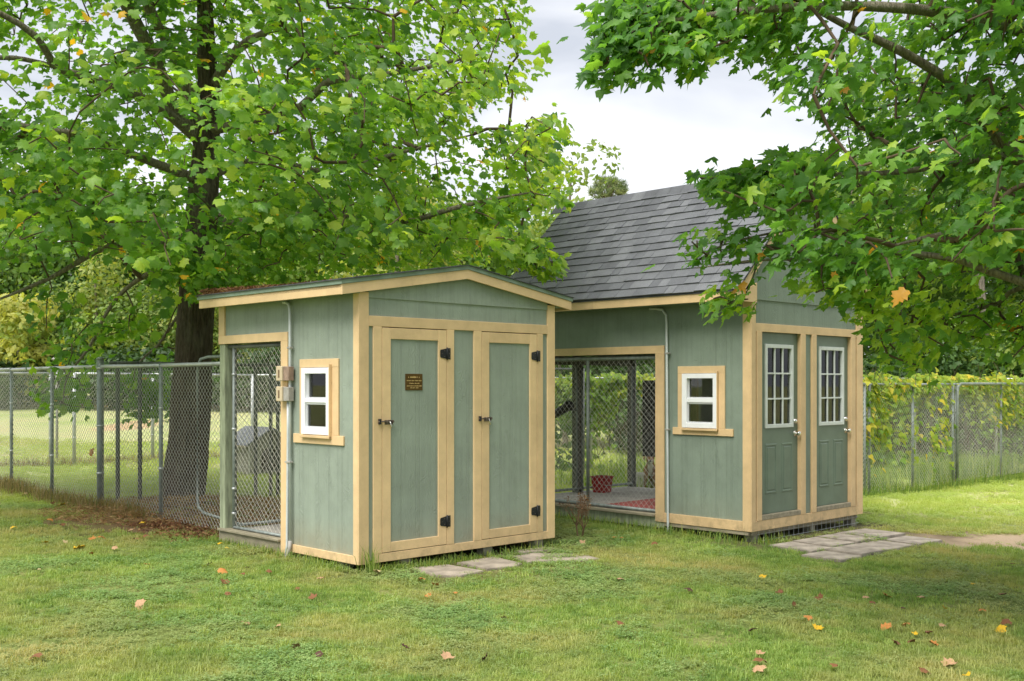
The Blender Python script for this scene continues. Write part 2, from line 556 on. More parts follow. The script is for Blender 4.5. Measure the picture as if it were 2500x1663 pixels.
def ground_mat():
    m, nt, bs = nodes('lawn_soil')
    L = nt.links
    g = nt.nodes.new('ShaderNodeNewGeometry')
    P = g.outputs['Position']
    n1 = noise_tex(nt, 0.8, 6, 0.65, P)
    r1 = ramp(nt, [(0.3, (0.13, 0.18, 0.05)), (0.55, (0.21, 0.25, 0.08)), (0.75, (0.30, 0.27, 0.12))])
    L.new(n1.outputs[0], r1.inputs[0])
    n2 = noise_tex(nt, 34, 5, 0.7, P)
    r2 = ramp(nt, [(0.3, (0.55, 0.55, 0.5)), (0.7, (1.35, 1.35, 1.3))])
    L.new(n2.outputs[0], r2.inputs[0])
    c = mixc(nt, 1.0, r1.outputs[0], r2.outputs[0], 'MULTIPLY')
    # far meadow: pale grass with its sunlit brightness painted in
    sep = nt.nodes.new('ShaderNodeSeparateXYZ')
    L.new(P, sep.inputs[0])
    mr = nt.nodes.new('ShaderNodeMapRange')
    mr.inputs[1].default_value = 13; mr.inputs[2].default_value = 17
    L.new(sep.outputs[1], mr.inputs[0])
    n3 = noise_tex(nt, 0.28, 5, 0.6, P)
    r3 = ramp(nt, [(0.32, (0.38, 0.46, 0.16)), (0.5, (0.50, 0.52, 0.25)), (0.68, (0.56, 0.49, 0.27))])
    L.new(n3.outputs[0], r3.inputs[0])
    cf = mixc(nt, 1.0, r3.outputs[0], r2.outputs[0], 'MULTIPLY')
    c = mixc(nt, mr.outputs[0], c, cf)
    # bare reddish soil: beside the pavers, under the tree, a scrape on the meadow
    def patch(cx, cy, rx, ry, colr, c, amt=1.0, nsc=1.6):
        mp_ = nt.nodes.new('ShaderNodeMapping')
        mp_.vector_type = 'POINT'
        mp_.inputs['Location'].default_value = (-cx / rx, -cy / ry, 0)
        mp_.inputs['Scale'].default_value = (1 / rx, 1 / ry, 0)
        L.new(P, mp_.inputs['Vector'])
        ln = nt.nodes.new('ShaderNodeVectorMath'); ln.operation = 'LENGTH'
        L.new(mp_.outputs[0], ln.inputs[0])
        nn = noise_tex(nt, nsc, 4, 0.6, P)
        ad = nt.nodes.new('ShaderNodeMath'); ad.operation = 'MULTIPLY_ADD'
        L.new(nn.outputs[0], ad.inputs[0]); ad.inputs[1].default_value = 1.1
        L.new(ln.outputs['Value'], ad.inputs[2])
        q = nt.nodes.new('ShaderNodeMapRange')
        q.inputs[1].default_value = 1.65; q.inputs[2].default_value = 1.2
        q.inputs[3].default_value = 0; q.inputs[4].default_value = amt
        L.new(ad.outputs[0], q.inputs[0])
        return mixc(nt, q.outputs[0], c, colr)
    c = patch(5.9, 12.6, 1.7, 0.9, (0.46, 0.35, 0.24), c)
    c = patch(-3.9, 13.2, 1.9, 1.7, (0.20, 0.125, 0.07), c)
    c = patch(-11.2, 32.0, 0.8, 2.0, (0.58, 0.34, 0.22), c, 0.65, 0.6)
    c = patch(-9.0, 41.0, 9.0, 2.2, (0.40, 0.27, 0.14), c, 0.8, 0.5)
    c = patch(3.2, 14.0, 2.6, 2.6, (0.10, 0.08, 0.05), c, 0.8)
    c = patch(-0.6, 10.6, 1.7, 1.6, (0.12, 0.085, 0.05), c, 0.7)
    L.new(c, bs.inputs['Base Color'])
    bs.inputs['Roughness'].default_value = 0.95
    bs.inputs['Specular IOR Level'].default_value = 0.1
    bump(nt, bs, n2.outputs[0], 0.8, 0.03)
    return m


def grass_mat(name, stops, dry, trans=0.4):
    m, nt, bs = nodes(name)
    L = nt.links
    g = nt.nodes.new('ShaderNodeNewGeometry')
    P = g.outputs['Position']
    oi = nt.nodes.new('ShaderNodeObjectInfo')
    n1 = noise_tex(nt, 1.3, 4, 0.6, P)
    ad = nt.nodes.new('ShaderNodeMath'); ad.operation = 'MULTIPLY_ADD'
    L.new(oi.outputs['Random'], ad.inputs[0]); ad.inputs[1].default_value = 0.75
    su = nt.nodes.new('ShaderNodeMath'); su.operation = 'MULTIPLY_ADD'
    L.new(n1.outputs[0], su.inputs[0]); su.inputs[1].default_value = 1.4; su.inputs[2].default_value = -0.58
    L.new(su.outputs[0], ad.inputs[2])
    r = ramp(nt, stops)
    L.new(ad.outputs[0], r.inputs[0])
    n2 = noise_tex(nt, 0.55, 5, 0.65, P)
    r2 = ramp(nt, [(0.46, (0, 0, 0)), (0.64, (0.9, 0.9, 0.9))])
    L.new(n2.outputs[0], r2.inputs[0])
    c = mixc(nt, r2.outputs[0], r.outputs[0], dry)
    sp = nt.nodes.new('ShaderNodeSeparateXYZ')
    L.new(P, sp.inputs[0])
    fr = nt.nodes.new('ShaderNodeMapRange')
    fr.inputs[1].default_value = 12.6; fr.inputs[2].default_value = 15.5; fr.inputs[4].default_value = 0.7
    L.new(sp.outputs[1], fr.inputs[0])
    c = mixc(nt, fr.outputs[0], c, (0.46, 0.55, 0.14))  # sunlit look of the far lawn painted into the blades, lighter and yellower
    L.new(c, bs.inputs['Base Color'])
    bs.inputs['Roughness'].default_value = 0.55
    bs.inputs['Specular IOR Level'].default_value = 0.3
    tr = nt.nodes.new('ShaderNodeBsdfTranslucent')
    L.new(mixc(nt, 1.0, c, (1.5, 1.45, 0.7), 'MULTIPLY'), tr.inputs['Color'])
    ms = nt.nodes.new('ShaderNodeMixShader')
    ms.inputs[0].default_value = trans
    L.new(bs.outputs[0], ms.inputs[1])
    L.new(tr.outputs[0], ms.inputs[2])
    L.new(ms.outputs[0], nt.nodes['Material Output'].inputs['Surface'])
    return m


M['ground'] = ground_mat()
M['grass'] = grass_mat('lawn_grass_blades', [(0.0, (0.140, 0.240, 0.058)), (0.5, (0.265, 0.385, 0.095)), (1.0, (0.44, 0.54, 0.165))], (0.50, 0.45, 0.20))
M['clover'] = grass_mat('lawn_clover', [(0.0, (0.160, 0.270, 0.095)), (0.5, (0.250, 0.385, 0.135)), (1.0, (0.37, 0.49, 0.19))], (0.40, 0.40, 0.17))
M['weed'] = leaf_mat('tall_weed_grass', [(0.0, (0.11, 0.20, 0.045)), (0.6, (0.24, 0.36, 0.085)), (1.0, (0.42, 0.46, 0.15))], False, 0.45, 1.4, 0.6)

# ------------------------------------------------------------------ the ground, out to the horizon
def spread(lo, hi, near, step, grow=1.16):
    a = list(np.arange(near[0], near[1] + 1e-6, step))
    s = step
    x = near[1]
    while x < hi:
        s *= grow; x += s; a.append(x)
    s = step
    x = near[0]
    while x > lo:
        s *= grow; x -= s; a.insert(0, x)
    return np.array(a)


xs = spread(-600, 600, (-14, 14), 0.3)
ys = spread(-400, 900, (-2, 30), 0.3)
XX, YY = np.meshgrid(xs, ys)
ZZ = gz(XX, YY)
gv = np.stack([XX, YY, ZZ], -1).reshape(-1, 3)
nx_, ny_ = len(xs), len(ys)
ii = (np.arange(ny_ - 1)[:, None] * nx_ + np.arange(nx_ - 1)[None]).reshape(-1)
gq = np.stack([ii, ii + 1, ii + nx_ + 1, ii + nx_], -1)
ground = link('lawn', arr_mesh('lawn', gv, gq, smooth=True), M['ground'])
tag(ground, kind='structure')

# frames of the two sheds: local x runs along the gable front, local y back along the side wall
UA = R(45.9)
RZ = R(90) - UA
U = Vector((math.sin(UA), math.cos(UA), 0))
V = Vector((-math.cos(UA), math.sin(UA), 0))
CA = Vector((-.141 * 9.33, 9.33, 0))
CB = Vector((.2205 * 11.75, 11.75, 0))


def loc(C, u, m, z=None):
    p = C + U * u + V * m
    if z is not None: p.z = z + E
    return p


def in_shed(C, P, u0, u1, m0, m1):
    d = P[:, :2] - np.array(C[:2])
    u = d @ np.array(U[:2])
    m = d @ np.array(V[:2])
    return (u > u0) & (u < u1) & (m > m0) & (m < m1)


def chain_link(parent, name, a, b, z0, z1, mat, cell=0.072, r=0.0016, dz=E):
    """diamond wire mesh between two plan points (local), as crossing strands woven over each other"""
    a = np.array(a, float); b = np.array(b, float)
    Ln = np.linalg.norm(b - a)
    d = (b - a) / Ln
    nrm = np.array([-d[1], d[0]])
    H = z1 - z0
    p0, p1 = [], []
    for sgn in (1, -1):
        n = int((Ln + H) / cell) + 1
        for i in range(n + 1):
            c = i * cell if sgn > 0 else i * cell - H
            # strand s = c - sgn*(z) ... runs from z0 to z1 at 45 degrees
            s0, s1 = (c, c - H) if sgn > 0 else (c, c + H)
            t0, t1 = 0.0, 1.0
            ds = s1 - s0
            for lim, hi in ((0.0, False), (Ln, True)):
                tt = (lim - s0) / ds
                if (ds > 0) == hi: t1 = min(t1, tt)
                else: t0 = max(t0, tt)
            if t1 - t0 < 0.01: continue
            off = nrm * (r * 1.1 * sgn)
            for t, l in ((t0, p0), (t1, p1)):
                s = s0 + ds * t
                q = a + d * s + off
                l.append((q[0], q[1], z0 + H * t + dz))
    p0 = np.array(p0); p1 = np.array(p1)
    V_, T_ = prisms(p0, p1, np.full(len(p0), r), np.full(len(p0), r), 4)
    o = link(name, arr_mesh(name, V_, T_, smooth=False), mat, parent)
    o['kind'] = 'stuff'
    return o


def prisms(p0, p1, r0, r1, seg=4):
    """many tapered rods at once"""
    d = p1 - p0
    ln = np.linalg.norm(d, axis=1, keepdims=True)
    d = d / np.maximum(ln, 1e-9)
    up = np.where(np.abs(d[:, 2:3]) > 0.9, np.array([[1.0, 0, 0]]), np.array([[0, 0, 1.0]]))
    a = np.cross(d, up); a /= np.linalg.norm(a, axis=1, keepdims=True)
    b = np.cross(d, a)
    n = len(p0)
    vs = []
    for k in range(seg):
        t = 2 * math.pi * k / seg
        o = a * math.cos(t) + b * math.sin(t)
        vs.append(p0 + o * r0[:, None])
    for k in range(seg):
        t = 2 * math.pi * k / seg
        o = a * math.cos(t) + b * math.sin(t)
        vs.append(p1 + o * r1[:, None])
    V_ = np.stack(vs, 1).reshape(-1, 3)
    base = (np.arange(n) * 2 * seg)[:, None]
    q = np.array([[k, seg + k, seg + (k + 1) % seg, (k + 1) % seg] for k in range(seg)])
    T_ = (base[:, :, None] + q[None]).reshape(-1, 4)
    return V_, T_



# ------------------------------------------------------------------ small shed with the twin plank doors
A = empty('small_shed', CA, RZ)
tag(A, 'small low-roofed sage green shed with cream trim and two plank doors, one plaqued', 'shed')
tan, gx, gy = M['tan'], M['green_x'], M['green_y']
WA, DA = 2.44, 2.42
# carcass behind the trim
box(A, 'front_wall', 0.03, WA - 0.03, 0.034, 0.07, -1.55, 0.80, M['dark_in'], 0)  # coloured dark so the gaps round the doors look shaded
box(A, 'side_panel', 0.017, 0.045, 0.088, 0.40, -1.49, 0.80, gy, 0)                 # beside the window
box(A, 'side_panel', 0.017, 0.045, 0.862, 1.20, -1.49, 0.80, gy, 0)
box(A, 'side_panel', 0.017, 0.045, 0.40, 0.862, -1.49, -0.46, gy, 0)
box(A, 'side_panel', 0.017, 0.045, 0.40, 0.862, 0.155, 0.80, gy, 0)
box(A, 'side_panel', 0.017, 0.045, 1.20, 2.30, 0.45, 0.80, gy, 0)                   # above the kennel opening
box(A, 'side_wall', 2.40, 2.425, 0.07, 1.20, -1.55, 0.80, gy, 0)
box(A, 'partition', 0.05, 1.10, 1.20, 1.235, -1.52, 0.86, M['room'], 0)
box(A, 'partition', 1.70, 2.39, 1.20, 1.235, -1.52, 0.86, M['room'], 0)
box(A, 'partition', 1.10, 1.70, 1.20, 1.235, -0.55, 0.86, M['room'], 0)  # opening left beneath is added to let light into the room
box(A, 'room_floor', 0.05, 2.39, 0.08, 1.2, -1.52, -1.49, M['dark_in'], 0)
# corner boards
box(A, 'corner_board', 0, 0.108, 0, 0.02, -1.555, 0.80, tan)
box(A, 'corner_board', 0, 0.02, 0.0205, 0.085, -1.555, 0.80, tan)
box(A, 'corner_board', 2.335, 2.44, 0, 0.02, -1.556, 0.80, tan)
box(A, 'corner_board', 2.42, 2.44, 0.0205, 0.085, -1.556, 0.80, tan)
# front trim
box(A, 'header_board', 0.1085, 2.3345, 0.001, 0.021, 0.506, 0.597, tan)
box(A, 'sill_board', 0.159, 2.3345, 0.001, 0.021, -1.555, -1.480, tan)
for a, b in ((0.158, 0.249), (1.000, 1.086), (1.334, 1.433), (2.186, 2.267)):
    box(A, 'door_jamb', a, b, 0.0, 0.022, -1.479, 0.5055, tan)
for a, b in ((0.1085, 0.1575), (1.0865, 1.3335), (2.2675, 2.3345)):
    box(A, 'front_panel', a, b, 0.016, 0.033, -1.53 if a < 0.12 else -1.479, 0.5055, gx, 0)
# gable siding: an upper sheet lapping over the lower one
slA = 0.158
def rakeA(u): return 0.762 + 0.09 + slA * (1.42 - abs(u - 1.22))
box(A, 'gable_panel', 0.109, 2.334, 0.017, 0.033, 0.5975, 0.775, gx, 0)
prism(A, 'gable_panel', [(0.109, 0.754), (2.334, 0.752), (2.334, rakeA(2.334) - .02), (1.22, rakeA(1.22) - .02), (0.109, rakeA(0.109) - .02)], 'y', 0.006, 0.0165, gx)


def plank_door(u0, u1, name='plank_door'):
    bm = bmesh.new()
    d = box(A, name, u0 + 0.09, u1 - 0.094, 0.014, 0.033, -1.40, 0.41, gx, 0)
    for q in (box(d, 'stile', u0, u0 + 0.093, 0.0, 0.022, -1.474, 0.498, tan),
              box(d, 'stile', u1 - 0.098, u1, 0.0, 0.022, -1.474, 0.498, tan),
              box(d, 'rail', u0 + 0.0935, u1 - 0.0985, 0.001, 0.022, 0.400, 0.498, tan),
              box(d, 'rail', u0 + 0.0935, u1 - 0.0985, 0.001, 0.022, -1.474, -1.389, tan)):
        pass
    # strap hinges on the right
    for zc in (0.283, -1.262):
        h = box(d, 'hinge', u1 + 0.004, u1 + 0.043, -0.005, -0.0005, zc - 0.052, zc + 0.052, M['black_iron'], 0.001)
        prism(h, 'hinge_leaf', [(u1 - 0.074, zc - 0.036), (u1 - 0.004, zc - 0.048), (u1 - 0.004, zc + 0.048), (u1 - 0.074, zc + 0.036), (u1 - 0.080, zc + 0.024), (u1 - 0.080, zc - 0.024)], 'y', -0.005, -0.0005, M['black_iron'])
        tube(h, 'hinge_pin', [(u1, -0.006, zc - 0.057 + E), (u1, -0.006, zc + 0.057 + E)], 0.0075, M['black_iron'])
        bm = bmesh.new()
        for (du, dzz) in ((0.026, 0.036), (0.026, -0.036), (0.026, 0), (-0.03, 0.026), (-0.03, -0.026), (-0.06, 0.0)):
            bmesh.ops.create_uvsphere(bm, u_segments=6, v_segments=4, radius=0.0045, matrix=Matrix.Translation((u1 + du, -0.005, zc + dzz + E)))
        obj_bm('screws', bm, M['old_iron'], h)['kind'] = 'stuff'
    # sliding bolt across the left jamb
    uc, zc = u0 + 0.01, -0.325
    l = box(d, 'latch', uc + 0.012, uc + 0.104, -0.004, -0.0005, zc - 0.028, zc + 0.012, M['old_iron'], 0.001)
    tube(l, 'bolt', [(uc - 0.062, -0.014, zc + E), (uc + 0.105, -0.014, zc + E)], 0.0065, M['old_iron'])
    box(l, 'keeper', uc - 0.058, uc - 0.036, -0.022, -0.0005, zc - 0.024, zc + 0.024, M['black_iron'], 0.002)
    for q in (0.022, 0.088):
        box(l, 'bolt_guide', uc + q, uc + q + 0.014, -0.023, -0.004, zc - 0.012, zc + 0.012, M['old_iron'], 0.002)
    tube(l, 'bolt_handle', [(uc + 0.055, -0.016, zc + E), (uc + 0.055, -0.034, zc - 0.01 + E), (uc + 0.056, -0.036, zc - 0.045 + E), (uc + 0.062, -0.034, zc - 0.056 + E), (uc + 0.072, -0.030, zc - 0.055 + E)], 0.0055, M['chrome'], 6)
    return d


d1 = plank_door(0.254, 0.994)
d2 = plank_door(1.438, 2.180)
d1['label'] = 'left plank door carrying the bronze plaque'
# the plaque with its engraved lines (too small in the photograph to read)
pq = box(d1, 'plaque', 0.516, 0.713, 0.008, 0.0135, -0.053, 0.095, M['plaque'], 0.001)
bm = bmesh.new()
def words(z, hgt, spans):
    for a, b in spans:
        x = a
        while x < b - 0.0015:
            wd = rnd.uniform(0.002, 0.0042)
            hh = hgt * rnd.uniform(0.6, 1.0)
            bbox(bm, x, min(x + wd * 0.72, b), 0.0068, 0.0079, z - hgt / 2 + E, z - hgt / 2 + hh + E)
            if rnd.random() < 0.5:
                zz = z - hgt / 2 + rnd.choice((0.0, 0.42, 0.8)) * hgt
                bbox(bm, x, min(x + wd * 1.2, b), 0.0066, 0.0078, zz + E, zz + hgt * 0.2 + E)
            x += wd
words(0.066, 0.015, [(0.548, 0.556), (0.570, 0.580), (0.580, 0.637), (0.645, 0.655), (0.670, 0.678)])
words(0.034, 0.009, [(0.530, 0.570), (0.574, 0.585), (0.590, 0.612), (0.618, 0.622), (0.628, 0.662), (0.668, 0.700)])
words(0.010, 0.009, [(0.562, 0.570), (0.574, 0.612), (0.620, 0.645), (0.650, 0.674)])
words(-0.013, 0.009, [(0.530, 0.552), (0.558, 0.566), (0.570, 0.600), (0.606, 0.620), (0.626, 0.668), (0.672, 0.702)])
words(-0.030, 0.009, [(0.572, 0.590), (0.596, 0.622), (0.628, 0.632), (0.638, 0.664)])
obj_bm('lettering', bm, M['gold'], pq)

# left side wall trim
box(A, 'sill_board', 0.0, 0.0165, 0.0855, 1.118, -1.556, -1.483, tan)
box(A, 'opening_jamb', -0.002, 0.02, 1.1185, 1.234, -1.60, 0.4065, tan)
box(A, 'opening_header', -0.001, 0.02, 1.1195, 2.40, 0.407, 0.491, tan)
box(A, 'end_board', 0.0, 0.02, 2.285, 2.40, 0.4915, 0.80, tan)
box(A, 'inner_jamb', 0.021, 0.06, 1.205, 1.234, -1.50, 0.40, M['stud'])
pst = box(A, 'corner_post', 0.012, 0.112, 2.292, 2.398, -1.62, 0.4065, M['post_green'], 0.004)
box(A, 'corner_post', 2.32, 2.42, 2.30, 2.40, -1.62, 0.80, M['post_green'], 0.004)
box(A, 'threshold', -0.028, 0.10, 1.236, 2.38, -1.478, -1.455, M['grey_wood'], 0.003)
box(A, 'skid_board', 0.004, 0.04, 1.20, 2.398, -1.588, -1.479, M['grey_wood'], 0.003)
box(A, 'kennel_floor', 0.041, 2.36, 1.238, 2.36, -1.50, -1.476, M['floor'], 0.002)
for bx0, bm0 in ((0.05, 0.30), (0.05, 1.55), (0.05, 0.9), (0.5, 0.05), (1.5, 0.05), (2.2, 0.05)):
    box(A, 'support_block', bx0, bx0 + 0.12, bm0, bm0 + 0.10, -1.72, -1.557, M['block'], 0.004)
# back frame of the kennel half
box(A, 'back_beam', 0.115, 2.318, 2.31, 2.39, 0.42, 0.52, M['post_green'], 0.003)
box(A, 'back_gable', 0.02, 2.42, 2.36, 2.385, 0.521, 0.84, gx, 0)
mp_ = empty('mesh_panel'); mp_.parent = A
tube(mp_, 'pipe', [(0.062, 2.20, -1.44 + E), (0.062, 2.20, 0.375 + E)], 0.017, M['galv'])
tube(mp_, 'pipe', [(0.062, 1.262, -1.44 + E), (0.062, 1.262, 0.375 + E)], 0.013, M['galv'])
tube(mp_, 'pipe', [(0.062, 1.25, 0.378 + E), (0.062, 2.29, 0.378 + E)], 0.019, M['galv_d'])
tube(mp_, 'pipe', [(0.062, 1.25, -1.437 + E), (0.062, 2.21, -1.437 + E)], 0.015, M['galv'])
chain_link(mp_, 'wire_mesh', (0.062, 1.265), (0.062, 2.195), -1.43, 0.37, M['wire_l'])
for z in (0.1, -0.45, -1.05, -1.3):
    tube(mp_, 'clamp', [(0.062, 2.2, z - 0.01 + E), (0.062, 2.2, z + 0.012 + E)], 0.023, M['galv_l'])
mq = empty('mesh_panel'); mq.parent = A
for u in (0.16, 2.29):
    tube(mq, 'pipe', [(u, 2.345, -1.46 + E), (u, 2.345, 0.41 + E)], 0.016, M['galv_d'])
tube(mq, 'pipe', [(0.16, 2.345, -1.44 + E), (2.29, 2.345, -1.44 + E)], 0.016, M['galv'])
chain_link(mq, 'wire_mesh', (0.17, 2.345), (2.28, 2.345), -1.43, 0.40, M['wire'])

# roof: low gable, green drip edge over cream fascia
rf = empty('roof'); rf.parent = A
EA = 0.20
def slope_poly(lo, hi): return [(-EA, 0.762 + lo), (1.22, 0.762 + lo + slA * 1.42), (1.22, 0.762 + hi + slA * 1.42), (-EA, 0.762 + hi)]
def mir(poly): return [(2.44 - u, z) for u, z in poly]
for fn in (lambda p: p, mir):
    prism(rf, 'rake_board', fn(slope_poly(0.0, 0.086)), 'y', -0.042, -0.018, tan)
    prism(rf, 'drip_edge', fn([(-EA - 0.012, 0.848), (1.22, 0.848 + slA * 1.432), (1.22, 0.884 + slA * 1.432), (-EA - 0.012, 0.884)]), 'y', -0.050, 2.45, M['green_trim'])
    prism(rf, 'decking', fn(slope_poly(0.060, 0.0855)), 'y', -0.017, 2.40, M['grey_wood'])
box(rf, 'fascia_board', -EA, -EA + 0.02, -0.0175, 2.43, 0.762, 0.846, tan)
box(rf, 'fascia_board', 2.44 + EA - 0.02, 2.44 + EA, -0.0175, 2.43, 0.762, 0.846, tan)
box(rf, 'soffit', -EA + 0.0205, 0.0, -0.017, 2.40, 0.785, 0.797, M['green_trim'], 0)
box(rf, 'soffit', 2.44, 2.44 + EA - 0.0205, -0.017, 2.40, 0.785, 0.797, M['green_trim'], 0)
# shingle courses, edge-on from the lawn
for side in (0, 1):
    n = 11
    for k in range(n):
        u0 = -EA - 0.025 + k * 0.132
        u1 = min(u0 + 0.16, 1.225)
        za = 0.885 + slA * (u0 + EA + 0.012)
        zb = 0.885 + slA * (u1 + EA + 0.012)
        p = [(u0, za), (u1, zb), (u1, zb + 0.004), (u0, za + 0.011)]
        if side: p = mir(p)
        bm_ = prism(rf, 'shingle_course', p, 'y', -0.058 - 0.004 * (k % 3), 2.46, M['roofing'])
# dry leaf litter lying along the eave
def litter(name, parent, n, fn, size, mat, aspect=0.25):
    P = np.array([fn() for _ in range(n)])
    ang = rs.uniform(0, 2 * math.pi, n)
    el = rs.normal(0, 0.35, n)
    d = np.stack([np.cos(ang) * np.cos(el), np.sin(ang) * np.cos(el), np.sin(el)], 1)
    s = np.cross(d, rs.normal(size=(n, 3))); s /= np.linalg.norm(s, axis=1, keepdims=True)
    sz = rs.uniform(0.5, 1.2, n)[:, None] * size
    q = np.stack([P - d * sz, P + s * sz * aspect, P + d * sz, P - s * sz * aspect], 1).reshape(-1, 3)
    T = np.arange(4 * n).reshape(n, 4)
    o = link(name, arr_mesh(name, q, T, rs.uniform(0, 1, n)), mat, parent)
    o['kind'] = 'stuff'
    return o
M['litter'] = leaf_mat('dry_leaf_litter', [(0.0, (0.09, 0.035, 0.02)), (0.5, (0.21, 0.09, 0.045)), (1.0, (0.36, 0.22, 0.10))], False, 0.2, 1.1, 0.8)
def fnA():
    u = -EA + abs(rnd.gauss(0, 0.30)) - 0.01
    m = min(2.42, max(0.1, 2.5 - abs(rnd.gauss(0, 0.75))))
    hgt = 0.055 * max(0, 1 - (2.4 - m) / 1.7) * max(0, 1 - abs(u + 0.12) / 0.4)
    return (u, m, 0.893 + slA * (u + EA) + rnd.random() ** 1.5 * (hgt + 0.008) + E)
litter('leaf_litter', rf, 1700, fnA, 0.030, M['litter'])

# window, conduit and switch boxes on the side wall
def side_window(S, tanm, m0, m1, zt, fm0, fm1, fz0, fz1, s0, s1, sz0, g_m0, g_m1, u_z0, u_z1, l_z0, l_z1, screen):
    wd = empty('window'); wd.parent = S
    box(wd, 'casing', -0.001, 0.0165, m0, m1, fz1 + 0.004, zt, tanm)
    box(wd, 'casing', 0.0, 0.0165, fm1 + 0.001, m1, fz0, fz1 + 0.0035, tanm)
    box(wd, 'casing', 0.0, 0.0165, m0, fm0 - 0.012, fz0, fz1 + 0.0035, tanm)
    box(wd, 'stop_strip', -0.03, 0.0165, fm0 - 0.0115, fm0 - 0.001, fz0 - 0.03, fz1 + 0.03, tanm)
    box(wd, 'sill_board', -0.002, 0.0165, s0, s1, sz0, fz0 - 0.0005, tanm)
    box(wd, 'ledge', -0.034, -0.0025, fm0 - 0.0115, fm1 + 0.004, fz0 - 0.030, fz0 - 0.006, tanm)
    fr = empty('sash_frame'); fr.parent = wd
    wh = M['white']
    box(fr, 'stile', -0.022, 0.03, g_m1, fm1, fz0, fz1, wh)
    box(fr, 'stile', -0.022, 0.03, fm0, g_m0, fz0, fz1, wh)
    box(fr, 'rail', -0.0225, 0.029, g_m0 + 0.0003, g_m1 - 0.0003, u_z1, fz1 - 0.0003, wh)
    box(fr, 'rail', -0.0225, 0.029, g_m0 + 0.0003, g_m1 - 0.0003, fz0 + 0.0003, l_z0, wh)
    box(fr, 'meeting_rail', -0.018, 0.029, g_m0 + 0.0003, g_m1 - 0.0003, l_z1 + 0.018, u_z0, wh)
    box(fr, 'meeting_rail', -0.006, 0.029, g_m0 + 0.0003, g_m1 - 0.0003, l_z1, l_z1 + 0.0175, wh)
    for z0, z1, dp in ((u_z0, u_z1, 0.024), (l_z0, l_z1, 0.012)):
        b = 0.014
        box(fr, 'bead', dp - 0.012, dp + 0.006, g_m1 - b, g_m1 - 0.0005, z0 + 0.0005, z1 - 0.0005, M['screen_frame'], 0.001)
        box(fr, 'bead', dp - 0.012, dp + 0.006, g_m0 + 0.0005, g_m0 + b * 0.5, z0 + 0.0005, z1 - 0.0005, M['screen_frame'], 0.001)
        box(fr, 'bead', dp - 0.011, dp + 0.005, g_m0 + b * 0.5, g_m1 - b, z0 + 0.0005, z0 + b, M['screen_frame'], 0.001)
        box(fr, 'pane', dp - 0.001, dp + 0.003, g_m0, g_m1, z0, z1, M['glass'], 0)
    return wd


side_window(A, tan, 0.306, 0.918, 0.229, 0.413, 0.860, -0.452, 0.150, 0.229, 1.021, -0.537, 0.466, 0.800, -0.129, 0.097, -0.392, -0.182, True)
box(A, 'wall_stud', 0.05, 0.135, 0.86, 0.90, -1.45, 0.80, M['stud'])
box(A, 'wall_stud', 0.05, 0.135, 0.36, 0.40, -1.45, 0.80, M['stud'])
box(A, 'wall_stud', 0.26, 0.38, 1.10, 1.19, -1.45, 0.80, M['stud'])
cd = tube(A, 'conduit', [(-0.010, 1.175, 0.765 + E), (-0.012, 1.13, 0.764 + E), (-0.015, 1.075, 0.745 + E), (-0.016, 1.055, 0.700 + E), (-0.016, 1.052, 0.62 + E), (-0.016, 1.045, -1.52 + E)], 0.0135, M['conduit'])
tube(A, 'conduit', [(-0.016, 1.082, -0.155 + E), (-0.016, 1.082, -0.4 + E), (-0.018, 1.095, -1.50 + E), (-0.03, 1.11, -1.62 + E)], 0.0135, M['conduit'])
tube(A, 'conduit_elbow', [(-0.018, 1.045, -1.45 + E), (-0.025, 1.044, -1.52 + E), (-0.04, 1.05, -1.56 + E), (-0.07, 1.05, -1.64 + E)], 0.018, M['greybox'])
for z in (0.34, -0.72):
    box(cd, 'strap', -0.034, -0.001, 1.022, 1.112 if z < 0 else 1.078, z - 0.008, z + 0.008, M['greybox'], 0.001)
for i, (z0, z1, mt) in enumerate(((0.035, 0.165, 'rustbox'), (-0.155, -0.025, 'greybox'))):
    jb = box(A, 'junction_box', -0.062, -0.0025, 1.005, 1.092, z0, z1, M[mt], 0.003)
    jc = box(A, 'switch_box', -0.075, -0.003, 1.098, 1.20, z0 - 0.003, z1 + 0.006, M['beige'], 0.006)
    box(jc, 'switch_slot', -0.0775, -0.0752, 1.135, 1.162, z0 + 0.028, z1 - 0.028, M['slot'], 0.001)

# ------------------------------------------------------------------ larger shed with the steep shingled roof
B = empty('kennel_shed', CB, RZ)
tag(B, 'larger sage green kennel shed with steep grey shingled roof and two green glazed doors', 'shed')
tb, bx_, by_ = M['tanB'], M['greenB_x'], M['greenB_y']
DB = 3.80
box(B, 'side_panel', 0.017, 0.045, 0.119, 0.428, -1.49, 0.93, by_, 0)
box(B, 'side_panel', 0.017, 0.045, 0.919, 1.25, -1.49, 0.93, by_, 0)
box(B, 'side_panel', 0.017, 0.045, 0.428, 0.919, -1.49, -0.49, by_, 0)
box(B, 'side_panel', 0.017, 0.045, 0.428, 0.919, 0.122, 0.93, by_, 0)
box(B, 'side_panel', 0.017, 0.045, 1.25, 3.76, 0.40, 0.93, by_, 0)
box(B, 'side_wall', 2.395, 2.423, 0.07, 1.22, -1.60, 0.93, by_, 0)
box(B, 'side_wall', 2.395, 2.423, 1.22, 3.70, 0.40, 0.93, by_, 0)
box(B, 'partition', 0.05, 0.90, 1.22, 1.25, -1.58, 0.93, M['room'], 0)
box(B, 'partition', 1.70, 2.39, 1.22, 1.25, -1.58, 0.93, M['room'], 0)
box(B, 'partition', 0.90, 1.70, 1.22, 1.25, -0.55, 0.93, M['room'], 0)  # same added opening beneath, brightening the room behind the glass
box(B, 'room_floor', 0.05, 2.39, 0.09, 1.218, -1.58, -1.50, M['dark_in'], 0)
